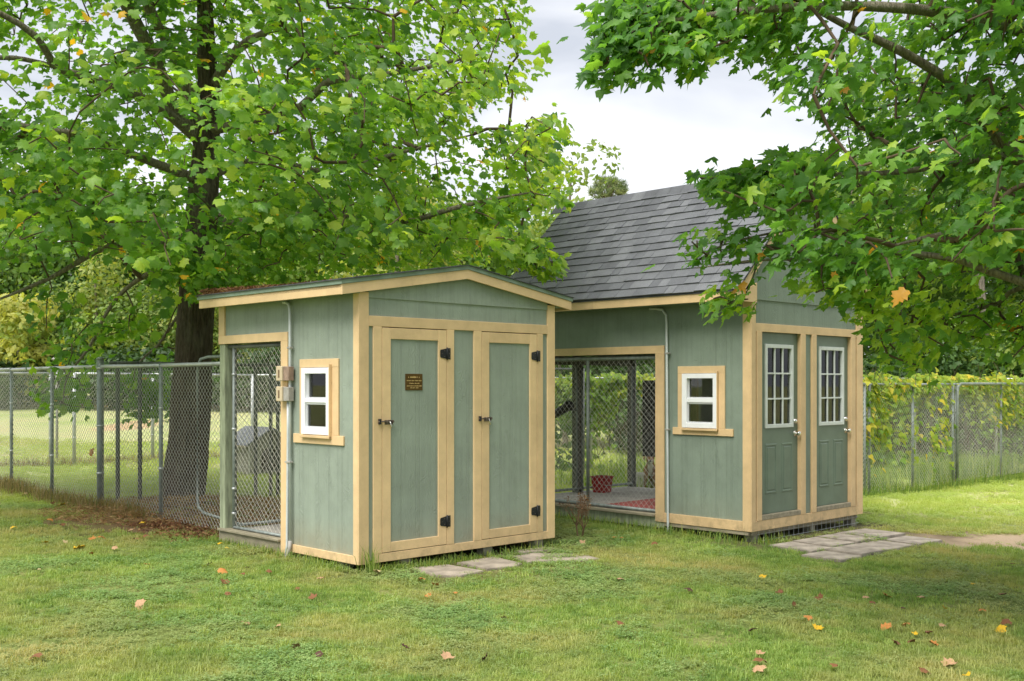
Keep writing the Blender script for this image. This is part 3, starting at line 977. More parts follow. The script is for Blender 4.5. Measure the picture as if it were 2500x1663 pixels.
box(B, 'room_ceiling', 0.05, 2.39, 0.09, 1.218, 0.88, 0.90, M['room'], 0)
box(B, 'corner_board', 0, 0.085, 0, 0.02, -1.60, 1.0, tb)
box(B, 'corner_board', 0, 0.02, 0.0205, 0.116, -1.60, 0.93, tb)
box(B, 'corner_board', 2.29, 2.44, 0, 0.02, -1.60, 1.0, tb)
box(B, 'corner_board', 2.42, 2.44, 0.0205, 0.116, -1.60, 0.93, tb)
# front
box(B, 'header_board', 0.0855, 2.2895, 0.001, 0.022, 0.577, 0.668, tb)
box(B, 'sill_board', 0.0855, 2.2895, 0.001, 0.022, -1.60, -1.490, tb)
box(B, 'front_panel', 1.104, 1.243, 0.020, 0.05, -1.489, 0.5765, bx_, 0)
box(B, 'front_panel', 0.087, 0.104, 0.028, 0.05, -1.489, 0.5765, M['dark_in'], 0)  # dark strip painting the shade in the gap by the jamb
box(B, 'front_panel', 2.254, 2.289, 0.028, 0.05, -1.489, 0.5765, M['dark_in'], 0)  # likewise a dark strip for the shaded gap at the far jamb
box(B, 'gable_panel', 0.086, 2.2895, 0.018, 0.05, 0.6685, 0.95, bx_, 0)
for a, b in ((0.104, 0.200), (1.002, 1.1035), (1.2435, 1.342), (2.150, 2.254)):
    box(B, 'door_jamb', a, b, -0.004, 0.068, -1.4895, 0.5765, tb)
RZB, RIDB = 1.02, 2.52                       # roof plane: z at the eave (u = -0.3) and at the ridge
slB = (RIDB - RZB) / 1.52
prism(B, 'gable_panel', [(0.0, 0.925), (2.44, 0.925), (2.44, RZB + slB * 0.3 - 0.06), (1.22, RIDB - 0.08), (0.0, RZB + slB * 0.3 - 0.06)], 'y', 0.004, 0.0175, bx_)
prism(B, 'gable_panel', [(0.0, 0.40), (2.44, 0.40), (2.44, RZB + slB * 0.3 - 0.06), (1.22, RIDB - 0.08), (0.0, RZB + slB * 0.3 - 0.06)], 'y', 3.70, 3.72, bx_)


def glazed_door(u0):
    d = empty('glazed_door'); d.parent = B
    du = u0 - 0.205
    dg = M['door_green']
    y0, y1 = 0.045, 0.085
    U0, U1 = u0 - 0.004, u0 + 0.796
    wu0, wu1, wz0, wz1 = 0.330 + du, 0.890 + du, -0.478, 0.440
    box(d, 'slab', U0, wu0, y0, y1, -1.432, 0.575, dg, 0)
    box(d, 'slab', wu1, U1, y0, y1, -1.432, 0.575, dg, 0)
    box(d, 'slab', wu0, wu1, y0, y1, wz1, 0.575, dg, 0)
    box(d, 'slab', wu0, wu1, y0, y1, -1.432, wz0, dg, 0)
    t = 0.034
    wh = M['white2']
    for a in ((wu0 - 0.008, wu0 + t, wz0 - 0.008, wz1 + 0.008), (wu1 - t, wu1 + 0.008, wz0 - 0.008, wz1 + 0.008)):
        box(d, 'lite_frame', a[0], a[1], y0 - 0.015, y1 + 0.002, a[2], a[3], wh, 0.003)
    for a in ((wu0 + t + 0.0005, wu1 - t - 0.0005, wz1 - t, wz1 + 0.008), (wu0 + t + 0.0005, wu1 - t - 0.0005, wz0 - 0.008, wz0 + t)):
        box(d, 'lite_frame', a[0], a[1], y0 - 0.0145, y1 + 0.002, a[2], a[3], wh, 0.003)
    iw = (wu1 - wu0 - 2 * t)
    ih = (wz1 - wz0 - 2 * t)
    for k in (1, 2):
        x = wu0 + t + iw * k / 3
        box(d, 'muntin', x - 0.009, x + 0.009, y0 - 0.005, y0 + 0.012, wz0 + t, wz1 - t, wh, 0.002)
        z = wz0 + t + ih * k / 3
        box(d, 'muntin', wu0 + t, wu1 - t, y0 - 0.0035, y0 + 0.011, z - 0.009, z + 0.009, wh, 0.002)
    for i in range(3):
        for j in range(3):
            box(d, 'pane', wu0 + t + iw * i / 3 + 0.0005, wu0 + t + iw * (i + 1) / 3 - 0.0005, y0 + 0.014, y0 + 0.018,
                wz0 + t + ih * j / 3 + 0.0005, wz0 + t + ih * (j + 1) / 3 - 0.0005, M['glass'], 0)
    # raised panels with a moulded surround
    for a, b in ((0.335 + du, 0.560 + du), (0.665 + du, 0.890 + du)):
        bm = bmesh.new()
        za, zb = -1.215 + E, -0.660 + E
        rings = []
        for ins, dep in ((0, 0.0005), (0.008, -0.007), (0.020, -0.007), (0.030, 0.002), (0.045, -0.006)):
            rings.append([bm.verts.new((x, y0 + dep, z)) for x, z in ((a + ins, za + ins), (b - ins, za + ins), (b - ins, zb - ins), (a + ins, zb - ins))])
        for r0, r1 in zip(rings, rings[1:]):
            for k in range(4):
                bm.faces.new((r0[k], r0[(k + 1) % 4], r1[(k + 1) % 4], r1[k]))
        bm.faces.new(rings[-1])
        obj_bm('raised_panel', bm, dg, d)
    ku = 0.950 + du
    def lathe(name, uc, zc, prof, mat):
        bm = bmesh.new()
        seg = 14
        rr = []
        for (yy, r) in prof:
            rr.append([bm.verts.new((uc + r * math.cos(2 * math.pi * k / seg), y0 + yy, zc + E + r * math.sin(2 * math.pi * k / seg))) for k in range(seg)])
        for r0, r1 in zip(rr, rr[1:]):
            for k in range(seg): bm.faces.new((r0[k], r0[(k + 1) % seg], r1[(k + 1) % seg], r1[k]))
        bm.faces.new(rr[-1])
        bmesh.ops.recalc_face_normals(bm, faces=bm.faces[:])
        return obj_bm(name, bm, mat, d, True)
    lathe('knob', ku, -0.560, [(-0.0005, 0.032), (-0.006, 0.031), (-0.010, 0.014), (-0.032, 0.012), (-0.040, 0.022), (-0.052, 0.028), (-0.064, 0.024), (-0.068, 0.012)], M['chrome'])
    lathe('deadbolt', ku - 0.012, -0.420, [(-0.0005, 0.032), (-0.012, 0.030), (-0.026, 0.023), (-0.030, 0.010)], M['chrome'])
    box(d, 'threshold', U0 + 0.001, U1 - 0.001, -0.002, y1, -1.4895, -1.436, M['grey_wood'], 0.004)
    for z in (0.40, -0.45, -1.25):
        box(d, 'hinge', U0 - 0.001, U0 + 0.012, y0 - 0.006, y0 - 0.0005, z - 0.045, z + 0.045, M['old_iron'], 0.001)
    return d


glazed_door(0.205)
glazed_door(1.347)['label'] = 'right-hand glazed door, farther from the camera'
for u in (0.55, 1.2, 1.85):
    box(B, 'wall_stud', u, u + 0.04, 1.13, 1.215, -1.5, 0.88, M['stud'])
box(B, 'wall_stud', 0.05, 0.135, 0.92, 0.96, -1.5, 0.88, M['stud'])
# side wall trim and the wide kennel opening
box(B, 'sill_board', 0.0, 0.0165, 0.1165, 1.1895, -1.60, -1.490, tb)
box(B, 'opening_jamb', -0.002, 0.022, 1.190, 1.318, -1.60, 0.3595, tb)
box(B, 'opening_header', -0.001, 0.022, 1.190, 3.74, 0.360, 0.452, tb)
box(B, 'opening_jamb', -0.002, 0.022, 3.64, 3.74, -1.60, 0.3595, tb)
box(B, 'skid_board', 0.010, 0.05, 0.05, 1.20, -1.643, -1.601, M['grey_wood'], 0.003)
box(B, 'skid_board', 0.060, 2.38, 0.045, 0.085, -1.655, -1.601, M['grey_wood'], 0.003)
box(B, 'skid_board', 0.012, 0.05, 1.201, 3.74, -1.672, -1.548, M['post_green'], 0.003)
box(B, 'threshold', -0.03, 0.09, 1.319, 3.639, -1.547, -1.512, M['grey_wood'], 0.006)
box(B, 'kennel_floor', 0.091, 2.40, 1.251, 3.72, -1.54, -1.505, M['floor'], 0.003)
for (u, m) in ((2.34, 3.60), (1.14, 3.60), (0.03, 3.60)):
    box(B, 'corner_post', u, u + 0.095, m, m + 0.095, -1.80, 0.399, M['dark_post'], 0.004)
box(B, 'back_beam', 0.1255, 1.1395, 3.615, 3.68, 0.27, 0.39, M['dark_post'], 0.003)
box(B, 'back_beam', 1.2355, 2.3395, 3.615, 3.68, 0.27, 0.39, M['dark_post'], 0.003)
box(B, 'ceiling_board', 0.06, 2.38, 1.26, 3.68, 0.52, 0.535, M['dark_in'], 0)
mB = empty('mesh_panel'); mB.parent = B
tube(mB, 'pipe', [(0.066, 1.30, 0.318 + E), (0.066, 3.66, 0.318 + E)], 0.026, M['galv'])
tube(mB, 'pipe', [(0.066, 1.338, -1.49 + E), (0.066, 1.338, 0.30 + E)], 0.014, M['galv'])
tube(mB, 'pipe', [(0.066, 2.43, -1.49 + E), (0.066, 2.43, 0.30 + E)], 0.021, M['galv'])
tube(mB, 'pipe', [(0.066, 1.32, -1.487 + E), (0.066, 3.64, -1.487 + E)], 0.020, M['galv'])
chain_link(mB, 'wire_mesh', (0.066, 1.34), (0.066, 3.64), -1.48, 0.30, M['wire'], 0.078, 0.0017)
for z in (-0.1, -0.65, 0.2):
    tube(mB, 'clamp', [(0.066, 1.338, z - 0.01 + E), (0.066, 1.338, z + 0.01 + E)], 0.02, M['galv_l'])
mC = empty('mesh_panel'); mC.parent = B
for u in (0.13, 1.13, 1.24, 2.33):
    tube(mC, 'pipe', [(u, 3.59, -1.50 + E), (u, 3.59, 0.27 + E)], 0.016, M['galv'])
tube(mC, 'pipe', [(0.13, 3.59, -1.45 + E), (2.33, 3.59, -1.45 + E)], 0.018, M['galv'])
chain_link(mC, 'wire_mesh', (0.13, 3.59), (2.33, 3.59), -1.45, 0.27, M['wire_l'], 0.07, 0.0014)
mD = empty('mesh_panel'); mD.parent = B
for m in (1.3, 2.5, 3.58):
    tube(mD, 'pipe', [(2.37, m, -1.50 + E), (2.37, m, 0.39 + E)], 0.02, M['galv_d'])
chain_link(mD, 'wire_mesh', (2.37, 1.3), (2.37, 3.58), -1.48, 0.39, M['wire'], 0.07, 0.0014)
box(B, 'privacy_panel', 2.402, 2.418, 2.3, 3.46, -1.05, 0.06, M['panel'], 0.002)
box(B, 'floor_mat', 0.14, 1.75, 1.28, 2.30, -1.5045, -1.493, M['mat'], 0.003)
side_window(B, tb, 0.348, 0.993, 0.206, 0.440, 0.919, -0.491, 0.122, 0.238, 1.065, -0.573, 0.494, 0.852, -0.157, 0.068, -0.435, -0.222, False)
cb = tube(B, 'conduit', [(0.0, 1.40, 0.885 + E), (-0.012, 1.30, 0.883 + E), (-0.016, 1.20, 0.865 + E), (-0.017, 1.145, 0.80 + E), (-0.017, 1.138, 0.70 + E), (-0.018, 1.118, -1.60 + E), (-0.02, 1.115, -1.80 + E)], 0.0145, M['conduit'])
for z in (0.36, -0.52):
    box(cb, 'strap', -0.036, -0.001, 1.095, 1.155, z - 0.008, z + 0.008, M['greybox'], 0.001)
# foundation posts and the welded wire skirt under the doors
for u, s in ((0.10, 0.11), (1.30, 0.10), (2.25, 0.10)):
    box(B, 'foundation_post', u, u + s, 0.052, 0.16, -1.86, -1.656, M['block'], 0.004)
for u, m in ((0.06, 1.1), (0.06, 2.3), (0.06, 3.5)):
    box(B, 'foundation_post', u, u + 0.1, m, m + 0.1, -1.86, -1.673, M['block'], 0.004)
box(B, 'crawl_shade_sheet', 0.2, 2.3, 0.50, 0.52, -1.86, -1.66, M['dark_in'], 0)  # dark sheets standing in for the shade under the shed
box(B, 'crawl_shade_sheet', 0.22, 0.24, 0.52, 3.5, -1.86, -1.66, M['dark_in'], 0)
bm = bmesh.new()
for k in range(22):
    x = 0.20 + k * 0.102
    tube_bm(bm, [(x, 0.040, -1.83 + E), (x, 0.040, -1.60 + E)], 0.0022, 4)
for z in (-1.79, -1.72, -1.645):
    tube_bm(bm, [(0.17, 0.038, z + E), (2.4, 0.038, z + 0.01 + E)], 0.0022, 4)
sk = obj_bm('wire_skirt', bm, M['galv_l'], B)
sk['kind'] = 'stuff'

# steep roof with separate shingle tabs
rb = empty('roof'); rb.parent = B
R0, R1 = -0.03, 3.86
def planeB(u): return RZB + slB * (u + 0.3)
for fn in (lambda p: p, mir):
    prism(rb, 'roof_deck', fn([(-0.29, planeB(-0.29) - 0.06), (1.22, RIDB - 0.06), (1.22, RIDB - 0.012), (-0.29, planeB(-0.29) - 0.012)]), 'y', -0.005, R1, M['roofing'])
    prism(rb, 'rake_board', fn([(-0.29, planeB(-0.29) - 0.135), (1.22, RIDB - 0.155), (1.22, RIDB - 0.012), (-0.29, planeB(-0.29) - 0.013)]), 'y', R0, -0.0055, tb)
    prism(rb, 'eave_return', fn([(-0.285, 0.889), (0.055, 0.889), (0.055, 1.10), (-0.285, 0.94)]), 'y', R0 - 0.003, -0.006, tb)
    prism(rb, 'drip_edge', fn([(-0.31, planeB(-0.31) - 0.018), (1.22, RIDB - 0.006), (1.22, RIDB + 0.004), (-0.31, planeB(-0.31) - 0.008)]), 'y', R0 - 0.012, R1 + 0.012, M['roofing'])
    prism(rb, 'soffit', fn([(-0.279, 0.905), (-0.001, 0.905), (-0.001, 0.915), (-0.279, 0.915)]), 'y', R0 + 0.03, R1 - 0.01, M['greenB_x'])
box(rb, 'fascia_board', -0.30, -0.28, R0 + 0.0005, 2.02, 0.899, 1.006, tb)
box(rb, 'fascia_board', -0.30, -0.28, 2.023, R1, 0.899, 1.006, tb)
box(rb, 'fascia_board', 2.72, 2.74, R0 + 0.0005, R1, 0.899, 1.006, tb)
sd = Vector((1, 0, slB)).normalized()
sn = Vector((-slB, 0, 1)).normalized()
slen = math.hypot(1.52, RIDB - RZB)
NC = 15
expo = slen / NC
tabs = []
for c in range(NC):
    y = R0 - 0.012 - rnd.uniform(0, 0.15)
    while y < R1 + 0.012:
        wdt = rnd.choice((0.13, 0.17, 0.20, 0.24, 0.28)) * rnd.uniform(0.92, 1.08)
        a, b = max(y, R0 - 0.014), min(y + wdt, R1 + 0.014)
        if b - a > 0.03: tabs.append((c, a, b))
        y += wdt
def tab_verts(c, a, b):
    s0 = -0.018 + c * expo
    s1 = min(s0 + expo * 1.28, slen + 0.01)
    th = rnd.choice((0.011, 0.015, 0.019))
    o = Vector((-0.3, 0, RZB + E))
    def P(s, y, h): return o + sd * s + sn * h + Vector((0, y, 0))
    j = rnd.uniform(-0.004, 0.004)
    lo, hi = 0.0065, 0.0005
    g = 0.0012
    return [P(s0 + j, a + g, lo), P(s0 + j, b - g, lo), P(s1, b - g, hi), P(s1, a + g, hi),
            P(s0 + j, a + g, lo + th), P(s0 + j, b - g, lo + th), P(s1, b - g, hi + 0.004), P(s1, a + g, hi + 0.004)]
FB = [(3, 2, 1, 0), (4, 5, 6, 7), (0, 1, 5, 4), (1, 2, 6, 5), (2, 3, 7, 6), (3, 0, 4, 7)]
order = sorted(range(len(tabs)), key=lambda i: tabs[i][1])
restv = []; restf = []; rtint = []
for n_, i in enumerate(order):
    vv = tab_verts(*tabs[i])
    if n_ < 300:
        me = bpy.data.meshes.new('shingle')
        me.from_pydata([tuple(v) for v in vv], [], FB)
        link('shingle', me, M['shingle'], rb)
    else:
        k = len(restv)
        restv += [tuple(v) for v in vv]
        restf += [[k + q for q in f] for f in FB]
        rtint += [rnd.random()] * 6
if restf:
    M['shingle_rest'] = shingle_mat('slate_grey_shingle_far', False)
    so_ = link('far_shingles', arr_mesh('far_shingles', np.array(restv), np.array(restf), np.array(rtint)), M['shingle_rest'], rb)
    so_['kind'] = 'stuff'
# ridge caps
y = R0 - 0.014
while y < R1:
    prism(rb, 'ridge_cap', [(1.10, planeB(1.10) + 0.012), (1.22, RIDB + 0.022), (1.34, planeB(1.10) + 0.012), (1.34, planeB(1.10) + 0.022), (1.22, RIDB + 0.034), (1.10, planeB(1.10) + 0.022)], 'y', y, y + 0.215, M['shingle'])
    y += 0.205
# plain shingle courses on the far slope
for c in range(NC):
    s0 = -0.018 + c * expo
    o = Vector((-0.3, 0, RZB))
    p = [o + sd * s0 + sn * 0.006, o + sd * min(s0 + expo * 1.2, slen) + sn * 0.001, o + sd * min(s0 + expo * 1.2, slen) + sn * 0.005, o + sd * s0 + sn * 0.016]
    prism(rb, 'shingle_course', mir([(q.x, q.z) for q in p]), 'y', R0 - 0.012, R1 + 0.012, M['roofing'])

# ------------------------------------------------------------------ trees
def leaf_template(kind):
    if kind == 'maple':
        h = [(0.0, 0.0), (0.16, -0.07), (0.40, 0.03), (0.32, 0.17), (0.56, 0.40), (0.37, 0.44), (0.40, 0.56), (0.19, 0.58), (0.20, 0.76), (0.09, 0.80), (0.0, 1.0)]
    elif kind == 'tulip':
        h = [(0.0, 0.0), (0.22, -0.05), (0.46, 0.06), (0.42, 0.22), (0.57, 0.42), (0.38, 0.50), (0.34, 0.62), (0.32, 0.84), (0.12, 0.78), (0.0, 0.86)]
    elif kind == 'vine':
        h = [(0.0, 0.0), (0.30, -0.10), (0.48, 0.15), (0.40, 0.30), (0.28, 0.42), (0.16, 0.75), (0.0, 1.0)]
    else:
        h = [(0.0, 0.0), (0.28, 0.30), (0.22, 0.65), (0.0, 1.0)]
    pts = h + [(-x, y) for x, y in h[-2:0:-1]]
    P = np.array([(0.0, 0.36)] + pts)
    n = len(pts)
    T = np.array([(0, 1 + i, 1 + (i + 1) % n) for i in range(n)])
    return P, T


def leaf_shape(kind, bendx, bendy, cup=0.0):
    P, T = leaf_template(kind)
    z = -bendx * np.abs(P[:, 0]) ** 1.5 - bendy * (P[:, 1] - 0.3) ** 2 + cup * np.sin(P[:, 1] * 7 + P[:, 0] * 9) * 0.04
    return np.column_stack([P[:, 0], P[:, 1], z]), T


def unit(a): return a / np.maximum(np.linalg.norm(a, axis=-1, keepdims=True), 1e-9)


def leaf_frames(nrm, tip):
    n = unit(nrm)
    t = unit(tip - n * np.sum(tip * n, 1, keepdims=True))
    x = np.cross(t, n)
    return np.stack([x, t, n], 2)              # columns: leaf x, y, z


def leaf_mesh(name, pos, Fm, size, tint, variants):
    Vs, Ts, At = [], [], []
    off = 0
    which = rs.randint(0, len(variants), len(pos))
    for k, (P, T) in enumerate(variants):
        s = which == k
        if not s.any(): continue
        q = np.einsum('nij,pj->npi', Fm[s], P) * size[s][:, None, None] + pos[s][:, None, :]
        n = len(q)
        Vs.append(q.reshape(-1, 3))
        Ts.append((T[None] + (np.arange(n) * len(P))[:, None, None]).reshape(-1, 3) + off)
        At.append(np.repeat(tint[s], len(T)))
        off += n * len(P)
    return arr_mesh(name, np.concatenate(Vs), np.concatenate(Ts), np.concatenate(At))


def inpoly(x, y, poly):
    r = np.zeros(len(x), bool)
    n = len(poly)
    for i in range(n):
        x0, y0 = poly[i]; x1, y1 = poly[(i + 1) % n]
        if y0 == y1: continue
        c = ((y0 > y) != (y1 > y)) & (x < (x1 - x0) * (y - y0) / (y1 - y0) + x0)
        r ^= c
    return r


def n3(P, s, o=0.0):
    return np.array([mnoise.noise(Vector((p[0] * s + o, p[1] * s - o, p[2] * s + 2 * o))) for p in P])


def resample(pts, step=0.35):
    out = [Vector(pts[0])]
    for a, b in zip(pts, pts[1:]):
        a, b = Vector(a), Vector(b)
        n = max(1, int((b - a).length / step))
        for i in range(1, n + 1): out.append(a.lerp(b, i / n))
    return out


def grow(seeds, clusters, wt=0.25):
    """join every leaf cluster to the nearest limb or branch already grown; returns nodes and parents"""
    S = np.array(seeds)
    C = clusters
    nS, nC = len(S), len(C)
    P = np.concatenate([S, C])
    par = np.full(nS + nC, -1)
    path = np.zeros(nS + nC)
    d = np.linalg.norm(C[:, None] - S[None], axis=2)
    # branches rise or run outward: dislike hanging straight below
    best = d.argmin(1); bd = d.min(1)
    cost = bd.copy()
    todo = np.ones(nC, bool)
    for _ in range(nC):
        k = np.where(todo, cost, 1e9).argmin()
        i = nS + k
        par[i] = best[k]
        path[i] = path[best[k]] + bd[k]
        todo[k] = False
        dd = np.linalg.norm(C - C[k], axis=1)
        cc = dd + wt * path[i]
        up = todo & (cc < cost)
        best[up] = i; bd[up] = dd[up]; cost[up] = cc[up]
    return P, par


def wood(P, par, nS, r_tip=0.0035, k=0.0034, jit=0.07, maxlen=0.8):
    cnt = np.zeros(len(P))
    # leaf-first accumulation
    depth = np.zeros(len(P), int)
    for i in range(nS, len(P)):
        j = i; dd = 0
        while j >= nS: j = par[j]; dd += 1
        depth[i] = dd
    for i in sorted(range(nS, len(P)), key=lambda q: -depth[q]):
        cnt[i] += 1
        if par[i] >= nS: cnt[par[i]] += cnt[i]
    a, b, ra, rb_ = [], [], [], []
    for i in range(nS, len(P)):
        j = par[i]
        r1 = r_tip + k * math.sqrt(cnt[i]) * 0.6
        r0 = r_tip + k * math.sqrt(cnt[i] + 1)
        p, q = P[j], P[i]
        L_ = np.linalg.norm(q - p)
        if L_ > maxlen: continue
        off = rs.normal(0, jit * L_, 3) + np.array([0, 0, jit * L_ * 0.8])
        mid = (p + q) / 2 + off
        a += [p, mid]; b += [mid, q]
        ra += [r0, (r0 + r1) / 2]; rb_ += [(r0 + r1) / 2, r1]
    return np.array(a), np.array(b), np.array(ra), np.array(rb_)


def limb_mesh(parent, name, pts, radii, mat, seg=9, rough=0.12, step=0.18, furrow=0.0):
    pts = [Vector(p) for p in pts]
    # smooth resample
    P, Rr = [], []
    for i in range(len(pts) - 1):
        n = max(2, int((pts[i + 1] - pts[i]).length / step))
        for k in range(n):
            t = k / n
            p0 = pts[max(i - 1, 0)]; p1 = pts[i]; p2 = pts[i + 1]; p3 = pts[min(i + 2, len(pts) - 1)]
            q = 0.5 * ((2 * p1) + (p2 - p0) * t + (2 * p0 - 5 * p1 + 4 * p2 - p3) * t * t + (3 * p1 - p0 - 3 * p2 + p3) * t ** 3)
            P.append(q); Rr.append(radii[i] * (1 - t) + radii[i + 1] * t)
    P.append(pts[-1]); Rr.append(radii[-1])
    bm = bmesh.new()
    tube_bm(bm, P, Rr, seg)
    for v in bm.verts:
        d = mnoise.noise(Vector((v.co.x * 5, v.co.y * 5, v.co.z * 1.5))) + 0.5 * mnoise.noise(Vector((v.co.x * 16, v.co.y * 16, v.co.z * 3)))
        c = min(P, key=lambda p: (p - v.co).length_squared)
        v.co += (v.co - c) * d * rough
        if furrow:
            rad = v.co - c
            a_ = math.atan2(rad.y, rad.x)
            q = Vector((math.cos(a_) * 5.5, math.sin(a_) * 5.5, v.co.z * 1.5))
            f_ = abs(mnoise.noise(q * 1.0)) * 1.6 + abs(mnoise.noise(q * 2.3 + Vector((7, 3, 1)))) * 0.8
            v.co += rad.normalized() * furrow * (min(f_, 0.9) - 0.5)
    bmesh.ops.recalc_face_normals(bm, faces=bm.faces[:])
    return obj_bm(name, bm, mat, parent, True), P


def build_tree(T, kind, limbs, clusters, axis, size, leaves_per, spread_, mats, ntop=300, outw=0.5, maxlen=0.8, yellow=0.0, low=0.0, outline=None):
    """branches grown to the clusters, leaves on them; the largest leaves in view become parts of their own"""
    seeds = []
    for pl in limbs: seeds += [tuple(p) for p in pl]
    P, par = grow(seeds, clusters)
    nS = len(seeds)
    for _ in range(4):
        el = np.linalg.norm(P[nS:] - P[par[nS:]], axis=1)
        if (el <= maxlen).all(): break
        clusters = clusters[el <= maxlen]
        P, par = grow(seeds, clusters)
    a, b, ra, rb_ = wood(P, par, nS, maxlen=maxlen)
    Vv, Tt = prisms(a, b, ra, rb_, 5)
    tw = link('branches', arr_mesh('branches', Vv, Tt, smooth=True), M['twig'], T)
    tw['kind'] = 'stuff'
    # leaves
    n = len(clusters) * leaves_per
    ci = np.repeat(np.arange(len(clusters)), leaves_per)
    c = clusters[ci]
    back = P[par[nS + ci]] - c
    tt = rs.uniform(-0.25, 0.75, n)[:, None] * np.minimum(1.0, 0.7 / np.maximum(np.linalg.norm(back, axis=1, keepdims=True), 1e-6))
    pos = c + back * np.maximum(tt, 0) + rs.normal(0, 1, (n, 3)) * np.array(spread_)
    out = unit((pos - np.array(axis)) * np.array([1, 1, 0.3]))
    nr = unit(np.array([0, 0, 1.0]) * 0.75 + out * outw + rs.normal(0, 0.42, (n, 3)))
    tip = out * 0.7 + np.array([0, 0, -0.55]) + rs.normal(0, 0.45, (n, 3))
    if outline:
        # keep to the crown's outline; only a few strays hang out of it
        ox, oy = proj(pos)
        keep = rs.uniform(0, 1, n) < 0.04
        for pl in outline: keep |= inpoly(ox, oy, pl)
        pos, nr, tip, out, ci = pos[keep], nr[keep], tip[keep], out[keep], ci[keep]
        n = len(pos)
    F = leaf_frames(nr, tip)
    sz = size * rs.uniform(0.5, 1.35, n)
    tint = np.clip(0.5 + yellow * np.clip((pos[:, 0] - axis[0]) / 5.0, -0.3, 1) + 0.35 * n3(clusters, 0.9, 3.1)[ci] + rs.normal(0, 0.17, n), 0.0, 0.93)  # sunlit glow on the crown's right side painted in by the yellow term
    if low: tint = np.clip(tint + low * (proj(pos)[1] > 640), 0, 0.93)  # backlight on the lowest leaves painted in as a yellower tint
    yel = rs.uniform(0, 1, n) < 0.006
    tint[yel] = 1.0
    variants = [leaf_shape(kind, 0.30, 0.20, 1), leaf_shape(kind, 0.65, 0.6, 1.5), leaf_shape(kind, -0.15, 0.40, 1), leaf_shape(kind, 0.9, 0.15, 2), leaf_shape(kind, 0.2, 1.0, 2)]
    for P_, _ in variants:
        P_[1:] *= rs.uniform(0.86, 1.12, (len(P_) - 1, 1))
        P_[:, 0] *= rs.uniform(0.85, 1.05)
        P_[:, 0] += 0.10 * rs.normal() * P_[:, 1] ** 2
    # the 300 that show largest
    xx, yy = proj(pos)
    face = np.abs(np.sum(F[:, :, 2] * unit(pos - np.array([0, 0, E])), 1))
    score = sz ** 2 * face / pos[:, 1] ** 2
    vis = (xx > 10) & (xx < 2347) & (yy > 10) & (yy < 1500) & (pos[:, 1] > 1)
    score = np.where(vis & ~yel, score, 0)
    # keep the nearest of each direction: rank by size but drop leaves hidden behind nearer ones
    cell = {}
    for i in np.argsort(pos[:, 1]):
        if score[i] <= 0: continue
        key = (int(xx[i] // 26), int(yy[i] // 26))
        cell[key] = cell.get(key, 0) + 1
        if cell[key] > 1: score[i] = 0
    top = np.argsort(-score)[:ntop]
    vm = []
    for P_, T_ in variants:
        me = arr_mesh('leaf', P_, T_)
        me.materials.append(mats[1])
        vm.append(me)
    for q, i in enumerate(top):
        o = bpy.data.objects.new('leaf', vm[q % len(vm)])
        m4 = Matrix(F[i].tolist()).to_4x4() @ Matrix.Scale(float(sz[i]), 4)
        m4.translation = Vector(pos[i])
        o.parent = T
        o.matrix_parent_inverse = T.matrix_basis.inverted() if False else Matrix.Identity(4)
        o.matrix_basis = Matrix.Translation(-T.location) @ m4
        col.objects.link(o)
    rest = np.ones(n, bool); rest[top] = False
    cr_ = link('crown', leaf_mesh('crown', pos[rest], F[rest], sz[rest], tint[rest], variants), mats[0], T)
    cr_['kind'] = 'stuff'
    for o in (tw, cr_): o.location = -T.location
    return pos


GREEN_L = [(0.0, (0.055, 0.140, 0.028)), (0.45, (0.115, 0.250, 0.042)), (0.80, (0.225, 0.370, 0.056)), (0.94, (0.350, 0.450, 0.065)), (0.97, (0.62, 0.36, 0.03)), (1.0, (0.62, 0.36, 0.03))]
GREEN_R = [(0.0, (0.060, 0.150, 0.038)), (0.45, (0.105, 0.240, 0.050)), (0.80, (0.190, 0.340, 0.055)), (0.94, (0.310, 0.430, 0.056)), (0.97, (0.55, 0.28, 0.05)), (1.0, (0.55, 0.28, 0.05))]
ML = (leaf_mat('tulip_leaf', GREEN_L, False, 0.46, 2.2), leaf_mat('tulip_leaf_near', GREEN_L[:4] + [(1.0, GREEN_L[3][1])], True, 0.46, 2.2))
MR = (leaf_mat('maple_leaf', GREEN_R, False, 0.46, 2.2), leaf_mat('maple_leaf_near', GREEN_R[:4] + [(1.0, GREEN_R[3][1])], True, 0.46, 2.2))

